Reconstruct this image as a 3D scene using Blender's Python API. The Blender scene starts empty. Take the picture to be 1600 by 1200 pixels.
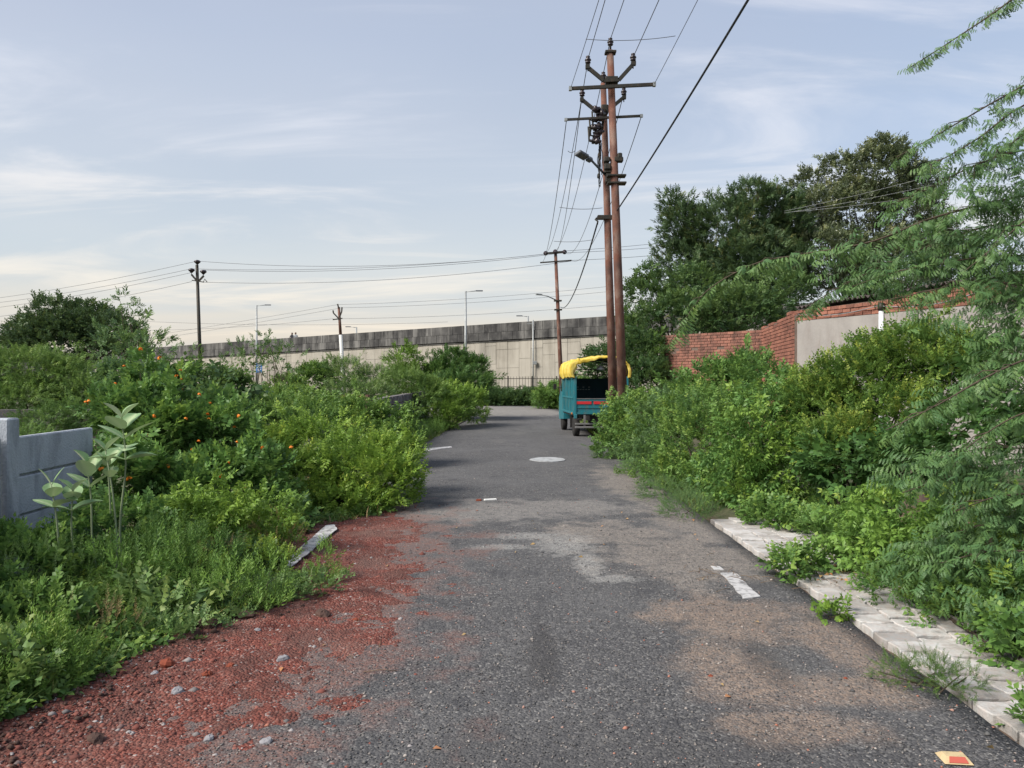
import bpy, math, random
import numpy as np
from mathutils import Vector, noise
S = bpy.context.scene
COL = S.collection
rad = math.radians
random.seed(7)
RG = np.random.default_rng(11)
F = 1209.0; HZ = 596.0; EYE = 1.5

# ------------------------------------------------------------------ camera, sky, sun, exposure
cam = bpy.data.cameras.new('camera'); camo = bpy.data.objects.new('camera', cam); COL.objects.link(camo)
cam.sensor_width = 36; cam.lens = F / 1600 * 36; cam.clip_start = 0.05; cam.clip_end = 2000
camo.location = (0, 0, EYE); camo.rotation_euler = (rad(90 - 0.19), 0, 0)
S.camera = camo
S.view_settings.view_transform = 'Standard'; S.view_settings.look = 'None'
S.view_settings.gamma = 1; S.view_settings.use_curve_mapping = False
S.view_settings.exposure = 0.98
SUN_AZ = rad(-118); SUN_EL = rad(42)      # azimuth clockwise from +Y (north)
sd = Vector((math.sin(SUN_AZ) * math.cos(SUN_EL), math.cos(SUN_AZ) * math.cos(SUN_EL), math.sin(SUN_EL)))
sl = bpy.data.lights.new('sun', 'SUN'); so = bpy.data.objects.new('sun', sl); COL.objects.link(so)
sl.energy = 3.4; sl.angle = rad(28); sl.color = (1.0, 0.93, 0.82)
so.rotation_euler = sd.to_track_quat('Z', 'Y').to_euler(); so.location = (-30, -20, 60)
W = bpy.data.worlds.new('World'); S.world = W; W.use_nodes = True

class NT:
    """small node helper"""
    def __init__(s, tree): s.t = tree; s.n = tree.nodes; s.l = tree.links
    def new(s, typ, **k):
        n = s.n.new(typ)
        for a, v in k.items(): setattr(n, a, v)
        return n
    def set(s, inp, v):
        if v is None: return
        if hasattr(v, 'is_output') or isinstance(v, bpy.types.NodeSocket): s.l.new(v, inp)
        else:
            try: inp.default_value = v
            except Exception: inp.default_value = (*v, 1)
    def math(s, op, a, b=None, c=None, clamp=False):
        n = s.new('ShaderNodeMath', operation=op, use_clamp=clamp)
        s.set(n.inputs[0], a); s.set(n.inputs[1], b); s.set(n.inputs[2], c); return n.outputs[0]
    def vm(s, op, a, b=None):
        n = s.new('ShaderNodeVectorMath', operation=op); s.set(n.inputs[0], a); s.set(n.inputs[1], b)
        return n.outputs['Value' if op in ('LENGTH', 'DISTANCE', 'DOT_PRODUCT') else 0]
    def mix(s, f, a, b, mode='MIX'):
        n = s.new('ShaderNodeMix', data_type='RGBA', blend_type=mode); s.set(n.inputs[0], f); s.set(n.inputs[6], a); s.set(n.inputs[7], b); return n.outputs[2]
    def ramp(s, f, stops, interp='LINEAR'):
        n = s.new('ShaderNodeValToRGB'); s.set(n.inputs[0], f); cr = n.color_ramp; cr.interpolation = interp
        while len(cr.elements) < len(stops): cr.elements.new(0.5)
        for e, (p, c) in zip(cr.elements, stops): e.position = p; e.color = (*c, 1) if len(c) == 3 else c
        return n.outputs[0]
    def fac(s, f, a, b, lo=0.0, hi=1.0):
        n = s.new('ShaderNodeMapRange', interpolation_type='SMOOTHSTEP'); s.set(n.inputs[0], f); s.set(n.inputs[1], a); s.set(n.inputs[2], b)
        n.inputs[3].default_value = lo; n.inputs[4].default_value = hi; return n.outputs[0]
    def noise(s, v, scale, detail=4, rough=0.55, dist=0.0):
        n = s.new('ShaderNodeTexNoise'); s.set(n.inputs['Vector'], v); n.inputs['Scale'].default_value = scale
        n.inputs['Detail'].default_value = detail; n.inputs['Roughness'].default_value = rough; n.inputs['Distortion'].default_value = dist
        return n.outputs[0]
    def mapping(s, v, scale=(1, 1, 1), rot=(0, 0, 0), loc=(0, 0, 0)):
        n = s.new('ShaderNodeMapping'); s.set(n.inputs[0], v); n.inputs['Scale'].default_value = scale
        n.inputs['Rotation'].default_value = rot; n.inputs['Location'].default_value = loc; return n.outputs[0]

def build_world():
    h = NT(W.node_tree); bg = W.node_tree.nodes['Background']
    sky = h.new('ShaderNodeTexSky'); sky.sky_type = 'NISHITA'; sky.sun_disc = False
    sky.sun_elevation = SUN_EL; sky.sun_rotation = SUN_AZ; sky.air_density = 1.2; sky.dust_density = 2.0; sky.ozone_density = 1.5
    tc = h.new('ShaderNodeTexCoord').outputs['Generated']
    sep = h.new('ShaderNodeSeparateXYZ'); h.set(sep.inputs[0], tc)
    x, y, z = sep.outputs
    zz = h.math('MAXIMUM', z, 0.0)
    # thin high cloud: gradient from warm low haze to pale blue higher up
    base = h.ramp(zz, [(0.0, (.74, .635, .53)), (0.07, (.68, .625, .56)), (0.15, (.575, .605, .62)), (0.25, (.50, .545, .62)), (0.40, (.43, .47, .575)), (1.0, (.34, .38, .48))])
    right = h.ramp(zz, [(0.0, (.58, .61, .63)), (0.1, (.50, .57, .655)), (0.25, (.42, .505, .655)), (0.42, (.36, .445, .61)), (1.0, (.30, .37, .52))])
    side = h.fac(x, -0.05, 0.55)
    base = h.mix(side, base, right)
    # planar cloud coordinates (a layer overhead), stretched along a diagonal
    den = h.math('ADD', zz, 0.12)
    comb = h.new('ShaderNodeCombineXYZ'); h.set(comb.inputs[0], h.math('DIVIDE', x, den)); h.set(comb.inputs[1], h.math('DIVIDE', y, den))
    m1 = h.mapping(comb.outputs[0], scale=(0.6, 1.5, 1), rot=(0, 0, rad(58)), loc=(1.3, .4, 0))
    n1 = h.noise(m1, 1.05, 9, 0.58, 0.9)
    m2 = h.mapping(comb.outputs[0], scale=(0.35, 1.1, 1), rot=(0, 0, rad(-14)), loc=(4.1, 2.2, 0))
    n2 = h.noise(m2, 0.8, 6, 0.5, 0.3)
    c1 = h.fac(n1, 0.46, 0.72); c2 = h.fac(n2, 0.38, 0.66)
    lit = h.ramp(zz, [(0.0, (.84, .70, .56)), (0.12, (.86, .78, .68)), (0.3, (.76, .76, .80)), (0.45, (.68, .69, .76)), (1.0, (.56, .60, .70))])
    dim = h.ramp(zz, [(0.0, (.60, .58, .56)), (0.15, (.52, .57, .62)), (0.4, (.42, .48, .60)), (1.0, (.36, .41, .52))])
    c = h.mix(h.math('MULTIPLY', c2, 0.8), base, dim)
    c = h.mix(h.math('MULTIPLY', c1, 0.85), c, lit)
    n3 = h.noise(h.mapping(comb.outputs[0], scale=(.9, .9, 1), loc=(.7, 5.2, 0)), 0.55, 4, 0.5)
    c = h.mix(h.fac(n3, 0.35, 0.7, 0.0, 0.35), c, h.mix(0.5, c, lit))
    cc = h.new('ShaderNodeVectorMath', operation='SCALE'); h.set(cc.inputs[0], c); cc.inputs['Scale'].default_value = 5.15
    h.set(bg.inputs[0], h.mix(0.86, sky.outputs[0], cc.outputs[0]))
    bg.inputs[1].default_value = 0.115
build_world()

# ------------------------------------------------------------------ helpers
def P(px, py, D): return Vector(((px - 800) / F * D, D, EYE + (HZ - py) / F * D))
def G(px, py):
    D = EYE * F / (py - HZ); return Vector(((px - 800) / F * D, D, 0))

def tag(o, label=None, cat=None, group=None, kind=None):
    if label: o['label'] = label
    if cat: o['category'] = cat
    if group: o['group'] = group
    if kind: o['kind'] = kind
    return o
def empty(name, loc, label, cat, group=None, rz=0):
    o = bpy.data.objects.new(name, None); COL.objects.link(o); o.location = loc; o.rotation_euler = (0, 0, rz)
    o.empty_display_size = 0.2
    bpy_mats[o.name] = (Vector(loc), rz)
    return tag(o, label, cat, group)
bpy_mats = {}
def link(name, me, parent=None):
    o = bpy.data.objects.new(name, me); COL.objects.link(o)
    if parent: o.parent = parent
    return o
def child_copy(src, parent, loc=None):
    c = src.copy(); COL.objects.link(c); c.parent = parent
    if loc is not None: c.location = loc
    return c

class MB:
    def __init__(s): s.v = []; s.f = []; s.smooth = []
    def add(s, vs, fs, sm=False):
        n = len(s.v); s.v += [tuple(a) for a in vs]; s.f += [tuple(i + n for i in f) for f in fs]; s.smooth += [sm] * len(fs); return s
    def box(s, c, d, M=None, bev=0.0):
        x, y, z = [k / 2 for k in d]; c = Vector(c)
        if bev > 0:
            b = min(bev, x * .9, y * .9, z * .9); vs = []
            for i, (sx, sy, sz) in enumerate([(a, bb, cc) for a in (-1, 1) for bb in (-1, 1) for cc in (-1, 1)]):
                vs += [(sx * (x - b), sy * (y - b), sz * z), (sx * (x - b), sy * y, sz * (z - b)), (sx * x, sy * (y - b), sz * (z - b))]
            idx = {}
            k = 0
            for a in (-1, 1):
                for bb in (-1, 1):
                    for cc in (-1, 1): idx[(a, bb, cc)] = k; k += 3
            fs = []
            def q(l): fs.append(tuple(l))
            for sz in (-1, 1):
                l = [idx[(-1, -1, sz)], idx[(1, -1, sz)], idx[(1, 1, sz)], idx[(-1, 1, sz)]]; q(l if sz > 0 else l[::-1])
            for sy in (-1, 1):
                l = [idx[(-1, sy, -1)] + 1, idx[(1, sy, -1)] + 1, idx[(1, sy, 1)] + 1, idx[(-1, sy, 1)] + 1]; q(l if sy < 0 else l[::-1])
            for sx in (-1, 1):
                l = [idx[(sx, -1, -1)] + 2, idx[(sx, 1, -1)] + 2, idx[(sx, 1, 1)] + 2, idx[(sx, -1, 1)] + 2]; q(l if sx > 0 else l[::-1])
            for sy in (-1, 1):
                for sz in (-1, 1): q([idx[(-1, sy, sz)], idx[(1, sy, sz)], idx[(1, sy, sz)] + 1, idx[(-1, sy, sz)] + 1])
                for sx in (-1, 1): q([idx[(sx, sy, -1)] + 1, idx[(sx, sy, 1)] + 1, idx[(sx, sy, 1)] + 2, idx[(sx, sy, -1)] + 2])
            for sx in (-1, 1):
                for sz in (-1, 1): q([idx[(sx, -1, sz)], idx[(sx, 1, sz)], idx[(sx, 1, sz)] + 2, idx[(sx, -1, sz)] + 2])
            for key, i in idx.items(): q([i, i + 1, i + 2])
        else:
            vs = [(sx * x, sy * y, sz * z) for sx in (-1, 1) for sy in (-1, 1) for sz in (-1, 1)]
            fs = [(0, 1, 3, 2), (4, 6, 7, 5), (0, 4, 5, 1), (2, 3, 7, 6), (0, 2, 6, 4), (1, 5, 7, 3)]
        vs = [(M @ Vector(v) if M else Vector(v)) + c for v in vs]
        return s.add(vs, fs)
    def tube(s, pts, r, n=8, cap=True, sq=False):
        pts = [Vector(p) for p in pts]; m = len(pts)
        if not hasattr(r, '__len__'): r = [r] * m
        vs = []; up = None
        for i, p in enumerate(pts):
            t = (pts[min(i + 1, m - 1)] - pts[max(i - 1, 0)]).normalized()
            if up is None: up = Vector((0, 0, 1)) if abs(t.z) < .9 else Vector((0, 1, 0))
            a = t.cross(up).normalized(); b = a.cross(t).normalized(); up = b
            for k in range(n):
                an = 2 * math.pi * (k + (.5 if sq else 0)) / n
                vs.append(p + (a * math.cos(an) + b * math.sin(an)) * r[i])
        fs = [(i * n + k, i * n + (k + 1) % n, (i + 1) * n + (k + 1) % n, (i + 1) * n + k) for i in range(m - 1) for k in range(n)]
        if cap: fs += [tuple(range(n))[::-1], tuple((m - 1) * n + k for k in range(n))]
        return s.add(vs, fs, not sq)
    def lathe(s, c, prof, n=12, axis=Vector((0, 0, 1))):
        q = Vector((0, 0, 1)).rotation_difference(Vector(axis)); c = Vector(c); vs = []
        for r, z in prof:
            for k in range(n):
                an = 2 * math.pi * k / n; vs.append(c + q @ Vector((r * math.cos(an), r * math.sin(an), z)))
        m = len(prof)
        fs = [(i * n + k, i * n + (k + 1) % n, (i + 1) * n + (k + 1) % n, (i + 1) * n + k) for i in range(m - 1) for k in range(n)]
        fs += [tuple(range(n))[::-1], tuple((m - 1) * n + k for k in range(n))]
        return s.add(vs, fs, True)
    def bar(s, a, b, w, h, roll=None):
        """rectangular bar from a to b"""
        a, b = Vector(a), Vector(b); t = (b - a); L = t.length; t.normalize()
        up = Vector((0, 0, 1)) if abs(t.z) < .95 else Vector((0, 1, 0))
        x = t.cross(up).normalized(); z = x.cross(t).normalized(); vs = []
        for e in (a, b):
            for sx, sz in ((-1, -1), (1, -1), (1, 1), (-1, 1)): vs.append(e + x * sx * w / 2 + z * sz * h / 2)
        return s.add(vs, [(3, 2, 1, 0), (4, 5, 6, 7), (0, 1, 5, 4), (1, 2, 6, 5), (2, 3, 7, 6), (3, 0, 4, 7)])
    def build(s, name, mat, parent=None, origin=None):
        me = bpy.data.meshes.new(name)
        vs = s.v
        off = Vector((0, 0, 0))
        if origin is not None: off = Vector(origin)
        elif parent is not None and parent.name in bpy_mats: off = bpy_mats[parent.name][0]
        if parent is not None and parent.name in bpy_mats and origin is None:
            loc, rz = bpy_mats[parent.name]; c, sn = math.cos(-rz), math.sin(-rz)
            vs = [((v[0] - loc.x) * c - (v[1] - loc.y) * sn, (v[0] - loc.x) * sn + (v[1] - loc.y) * c, v[2] - loc.z) for v in vs]
        else: vs = [(v[0] - off.x, v[1] - off.y, v[2] - off.z) for v in vs]
        me.from_pydata(vs, [], s.f); me.polygons.foreach_set('use_smooth', s.smooth); me.materials.append(mat); me.update()
        o = link(name, me, parent)
        if parent is None: o.location = off
        return o

def np_mesh(name, V, T, mat, tint=None, smooth=False):
    me = bpy.data.meshes.new(name); n = len(V); m = len(T); k = T.shape[1]
    me.vertices.add(n); me.vertices.foreach_set('co', np.ascontiguousarray(V, np.float32).ravel())
    me.loops.add(m * k); me.loops.foreach_set('vertex_index', np.ascontiguousarray(T, np.int32).ravel())
    me.polygons.add(m); me.polygons.foreach_set('loop_start', np.arange(0, m * k, k, dtype=np.int32))
    try: me.polygons.foreach_set('loop_total', np.full(m, k, np.int32))
    except Exception: pass
    if smooth: me.polygons.foreach_set('use_smooth', np.ones(m, bool))
    if tint is not None:
        a = me.attributes.new('tint', 'FLOAT', 'POINT'); a.data.foreach_set('value', np.ascontiguousarray(tint, np.float32))
    me.materials.append(mat); me.update(calc_edges=True)
    return me

# ------------------------------------------------------------------ materials
def mat(name, col=(.5, .5, .5), rough=.8, metal=0, spec=.3, var=0.0, vscale=6, bump=0.0, bscale=40, col2=None, stain=None, sscale=3.0, samt=.5):
    m = bpy.data.materials.new(name); m.use_nodes = True; h = NT(m.node_tree); b = m.node_tree.nodes['Principled BSDF']
    b.inputs['Roughness'].default_value = rough; b.inputs['Metallic'].default_value = metal; b.inputs['Specular IOR Level'].default_value = spec
    tc = h.new('ShaderNodeTexCoord').outputs['Object']
    c = (*col, 1)
    if var or col2:
        n = h.noise(tc, vscale, 6, .6)
        c2 = col2 or tuple(k * (1 - var) for k in col)
        c = h.ramp(n, [(.3, col), (.7, c2)])
    if stain:
        n = h.noise(h.mapping(tc, scale=(1, 1, .35)), sscale, 8, .65, .4)
        c = h.mix(h.math('MULTIPLY', h.fac(n, .45, .68), samt), c, (*stain, 1))
    h.set(b.inputs['Base Color'], c)
    if bump:
        bn = h.new('ShaderNodeBump'); bn.inputs['Strength'].default_value = bump; bn.inputs['Distance'].default_value = .01
        h.set(bn.inputs['Height'], h.noise(tc, bscale, 5, .6)); h.set(b.inputs['Normal'], bn.outputs[0])
    return m
LEAFGAIN = 1.68
def leafmat(name, cols, trans=.36, rough=.5, spec=.35, big=0.25):
    m = bpy.data.materials.new(name); m.use_nodes = True; h = NT(m.node_tree); t = m.node_tree; b = t.nodes['Principled BSDF']
    at = h.new('ShaderNodeAttribute', attribute_name='tint').outputs['Fac']
    tc = h.new('ShaderNodeTexCoord').outputs['Object']
    n = h.noise(tc, 1.7, 3, .5)
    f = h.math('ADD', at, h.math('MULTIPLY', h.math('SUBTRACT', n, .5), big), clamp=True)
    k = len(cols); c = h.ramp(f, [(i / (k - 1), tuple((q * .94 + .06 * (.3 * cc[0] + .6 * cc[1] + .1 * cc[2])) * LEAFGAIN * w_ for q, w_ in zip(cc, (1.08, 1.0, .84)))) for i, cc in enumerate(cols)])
    h.set(b.inputs['Base Color'], c); b.inputs['Roughness'].default_value = rough; b.inputs['Specular IOR Level'].default_value = spec
    tr = h.new('ShaderNodeBsdfTranslucent'); h.set(tr.inputs[0], h.mix(.5, c, (.15, .22, .055, 1)))
    mx = h.new('ShaderNodeMixShader'); mx.inputs[0].default_value = trans
    t.links.new(b.outputs[0], mx.inputs[1]); t.links.new(tr.outputs[0], mx.inputs[2])
    t.links.new(mx.outputs[0], t.nodes['Material Output'].inputs[0])
    return m
M = {}
M['lantana'] = leafmat('lantana_leaf', [(.022, .062, .020), (.038, .100, .028), (.062, .145, .034), (.12, .21, .035)])
M['yellowgreen'] = leafmat('yellowgreen_leaf', [(.045, .105, .018), (.085, .170, .022), (.125, .215, .026), (.22, .27, .03)])
M['midgreen'] = leafmat('midgreen_leaf', [(.030, .080, .025), (.052, .122, .030), (.085, .165, .035), (.15, .22, .035)])
M['palegreen'] = leafmat('palegreen_leaf', [(.038, .088, .040), (.062, .128, .050), (.095, .165, .055), (.14, .20, .06)])
M['olive'] = leafmat('olive_leaf', [(.032, .080, .020), (.052, .115, .024), (.085, .155, .028), (.18, .235, .04)])
M['darkgreen'] = leafmat('darkgreen_leaf', [(.016, .045, .020), (.026, .065, .026), (.040, .085, .030), (.062, .115, .035)])
M['fig'] = leafmat('fig_leaf', [(.032, .048, .034), (.046, .066, .042), (.064, .088, .046), (.10, .115, .055)], trans=.15, rough=.4, spec=.5)
M['fartree'] = leafmat('far_tree_leaf', [(.020, .045, .026), (.028, .060, .030), (.040, .078, .034), (.085, .095, .035)], trans=.2)
M['feather'] = leafmat('feathery_leaf', [(.026, .072, .032), (.042, .100, .040), (.068, .135, .042), (.13, .20, .040)], trans=.3)
M['acacia'] = leafmat('acacia_leaf', [(.045, .105, .032), (.070, .145, .040), (.095, .175, .042), (.13, .20, .05)])
M['herb'] = leafmat('herb_leaf', [(.050, .120, .026), (.080, .170, .032), (.110, .210, .036), (.18, .24, .05)])
M['grass'] = leafmat('grass_blade', [(.045, .085, .024), (.070, .120, .030), (.110, .150, .040), (.20, .19, .08)])
M['dry'] = leafmat('dry_leaf', [(.10, .085, .045), (.16, .12, .06), (.20, .14, .07), (.22, .10, .05)], trans=.1)
M['calotropis'] = leafmat('calotropis_leaf', [(.085, .165, .085), (.12, .21, .12), (.20, .28, .19), (.32, .38, .28)], trans=.25, rough=.55)
M['flower'] = mat('orange_petal', (.75, .17, .02), .6, col2=(.8, .30, .03), vscale=60)
M['bark'] = mat('bark', (.085, .065, .048), .9, var=.5, vscale=20, bump=.6, bscale=30)
M['greenstem'] = mat('green_stem', (.09, .12, .05), .7, var=.3)
M['palestem'] = mat('pale_stem', (.20, .25, .15), .7, var=.2)
M['rust'] = mat('rusty_steel', (.15, .060, .040), .8, metal=.05, col2=(.080, .045, .038), vscale=4, stain=(.24, .17, .14), sscale=5, samt=.6, bump=.5, bscale=50)
M['darksteel'] = mat('dark_steel', (.040, .040, .036), .6, metal=.3, var=.4, stain=(.09, .06, .04), sscale=14, samt=.4)
M['porcelain'] = mat('brown_porcelain', (.028, .020, .026), .25, spec=.5)
M['wire'] = mat('aluminium_wire', (.10, .105, .12), .5, metal=.3)
M['cable'] = mat('black_cable', (.03, .033, .04), .6)
M['galv'] = mat('galvanised_steel', (.33, .35, .36), .5, metal=.4, var=.25)
M['whitesteel'] = mat('white_painted_steel', (.55, .56, .55), .5, var=.2)
M['plasticgrey'] = mat('grey_lamp_housing', (.10, .11, .13), .45)
M['teal'] = mat('teal_paint', (.008, .125, .160), .45, spec=.5, col2=(.010, .15, .185), vscale=3, stain=(.10, .12, .10), sscale=9, samt=.5)
M['tealshaded'] = mat('shaded_teal_panel', (.010, .055, .085), .6, col2=(.008, .045, .07), vscale=3, stain=(.03, .06, .07), sscale=7, samt=.4)  # teal paint darkened: shade inside the cargo box is put into the colour
M['navypaint'] = mat('pale_lettering_paint', (.30, .36, .36), .6)
M['tarp'] = mat('yellow_tarpaulin', (.55, .41, .06), .6, col2=(.46, .32, .03), vscale=5, stain=(.70, .62, .25), sscale=6, samt=.5, bump=.4, bscale=25)
M['reflector'] = mat('red_reflective_tape', (.50, .025, .03), .35, spec=.6)
M['chassis'] = mat('chassis_metal', (.035, .033, .032), .6, metal=.4, var=.4)
M['greypaint'] = mat('scuffed_grey_paint', (.20, .20, .20), .55, metal=.2, var=.3)
M['rubber'] = mat('tyre_rubber', (.022, .021, .021), .85, var=.3, bump=.3)
M['glass'] = mat('dark_glass', (.02, .025, .03), .08, spec=.8)
M['orange'] = mat('orange_lens', (.6, .16, .02), .3)
M['blue'] = mat('blue_sign_paint', (.06, .20, .50), .5)
M['whitepaint'] = mat('white_sign_paint', (.78, .78, .76), .5)
M['plaster'] = mat('grey_cement_render', (.30, .285, .275), .9, col2=(.24, .228, .222), vscale=2.2, stain=(.20, .175, .165), sscale=2.5, samt=.5, bump=.5, bscale=18)
M['pipe'] = mat('white_plastic_pipe', (.58, .62, .66), .4, stain=(.30, .32, .3), sscale=8, samt=.5)
M['asbestos'] = mat('weathered_roof_sheet', (.085, .070, .068), .9, var=.5, stain=(.03, .025, .025), samt=.6, bump=.4)
M['whiteblock'] = mat('whitewashed_concrete', (.41, .44, .49), .85, col2=(.34, .375, .43), vscale=5, stain=(.19, .21, .24), sscale=4, samt=.75, bump=.9, bscale=60)
M['skin'] = mat('skin', (.16, .09, .06), .6)
M['darkcloth'] = mat('dark_cloth', (.03, .03, .04), .9)
M['lightcloth'] = mat('light_cloth', (.30, .32, .34), .9)
M['rock'] = mat('dark_clod', (.045, .030, .026), .95, col2=(.09, .05, .04), vscale=14, bump=.8, bscale=40)
M['greystone'] = mat('grey_stone', (.24, .24, .26), .9, var=.3, vscale=20, bump=.5)
M['brickbit'] = mat('broken_brick', (.22, .055, .030), .9, var=.35, vscale=20, bump=.6)
M['twig'] = mat('dry_twig', (.16, .11, .07), .9, var=.3)
M['studyellow'] = mat('cream_stud_plastic', (.46, .36, .21), .6, stain=(.2, .16, .10), sscale=30, samt=.4)
M['studred'] = mat('red_stud_reflector', (.38, .085, .06), .45, spec=.4)
M['soilbank'] = mat('dry_soil_bank', (.12, .085, .065), .95, col2=(.075, .055, .045), vscale=7, bump=.8, bscale=25)

def brickmat(name, a, b, dirt, samt=.6, dsc=1.6):
    """colour differs from brick to brick by object and position"""
    m = bpy.data.materials.new(name); m.use_nodes = True; h = NT(m.node_tree); bs = m.node_tree.nodes['Principled BSDF']
    oi = h.new('ShaderNodeObjectInfo'); at = h.new('ShaderNodeAttribute', attribute_name='tint').outputs['Fac']
    tc = h.new('ShaderNodeTexCoord').outputs['Object']; geo = h.new('ShaderNodeNewGeometry').outputs['Position']
    f = h.math('FRACT', h.math('ADD', oi.outputs['Random'], at))
    c = h.ramp(f, [(0, a), (.6, b), (1, tuple(k * .62 for k in b))])
    n = h.noise(tc, 30, 5, .6); c = h.mix(h.fac(n, .35, .75, 0, .35), c, (.36, .25, .2, 1))
    n2 = h.noise(h.mapping(geo, scale=(1, 1, .5)), dsc, 9, .7); c = h.mix(h.math('MULTIPLY', h.fac(n2, .45, .62), samt), c, (*dirt, 1))
    h.set(bs.inputs['Base Color'], c); bs.inputs['Roughness'].default_value = .92; bs.inputs['Specular IOR Level'].default_value = .2
    bn = h.new('ShaderNodeBump'); bn.inputs['Strength'].default_value = .6; bn.inputs['Distance'].default_value = .01
    h.set(bn.inputs['Height'], h.noise(geo, 60, 4, .6)); h.set(bs.inputs['Normal'], bn.outputs[0])
    return m
M['brick'] = brickmat('red_brick', (.315, .130, .088), (.25, .094, .068), (.13, .065, .05), .5)
M['oldbrick'] = brickmat('weathered_brick', (.27, .115, .085), (.215, .090, .07), (.075, .048, .042), .7)
M['mortar'] = mat('mortar', (.16, .12, .10), .95, var=.4, bump=.5)
M['greyblock'] = brickmat('grey_block', (.15, .155, .165), (.12, .125, .135), (.05, .05, .055), .7)
M['darkblock'] = brickmat('dark_block', (.095, .10, .11), (.075, .08, .085), (.03, .035, .035), .6)
M['paver'] = brickmat('whitewashed_paver', (.45, .455, .455), (.38, .38, .38), (.22, .20, .18), .6, 4.5)

def concretemat(name, base, base2, streak, amt, lo, hi, zdark=False):
    m = bpy.data.materials.new(name); m.use_nodes = True; h = NT(m.node_tree); bs = m.node_tree.nodes['Principled BSDF']
    geo = h.new('ShaderNodeNewGeometry').outputs['Position']; oi = h.new('ShaderNodeObjectInfo')
    c = h.ramp(oi.outputs['Random'], [(0, base), (1, base2)])
    n = h.noise(h.mapping(geo, scale=(1, 1, .12)), 1.3, 8, .7); c = h.mix(h.math('MULTIPLY', h.fac(n, lo, hi), amt), c, (*streak, 1))
    n = h.noise(geo, .8, 6, .6); c = h.mix(h.fac(n, .4, .7, 0, .3), c, (*tuple(k * 1.25 for k in base), 1))
    n = h.noise(h.mapping(geo, scale=(2, 2, .05)), 6, 3, .5); c = h.mix(h.fac(n, .45, .8, 0, .25), c, (*tuple(k * .6 for k in base), 1))
    h.set(bs.inputs['Base Color'], c); bs.inputs['Roughness'].default_value = .9; bs.inputs['Specular IOR Level'].default_value = .2
    return m
M['wallpanel'] = concretemat('panel_concrete', (.335, .315, .28), (.285, .27, .24), (.19, .175, .15), .65, .42, .68)
M['parapet'] = concretemat('stained_parapet_concrete', (.185, .182, .178), (.10, .099, .097), (.028, .028, .030), .92, .34, .54)

def ground_common(h, geo):
    sep = h.new('ShaderNodeSeparateXYZ'); h.set(sep.inputs[0], geo); return sep.outputs
def spot(h, x, y, cx, cy, rx, ry, nz, ragged=.5):
    """soft ragged patch: 1 inside, 0 outside"""
    a = h.math('DIVIDE', h.math('SUBTRACT', x, cx), rx); b = h.math('DIVIDE', h.math('SUBTRACT', y, cy), ry)
    d = h.math('SQRT', h.math('ADD', h.math('MULTIPLY', a, a), h.math('MULTIPLY', b, b)))
    d = h.math('ADD', d, h.math('MULTIPLY', h.math('SUBTRACT', nz, .5), ragged * 4))
    return h.fac(d, 1.25, .55)

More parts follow.
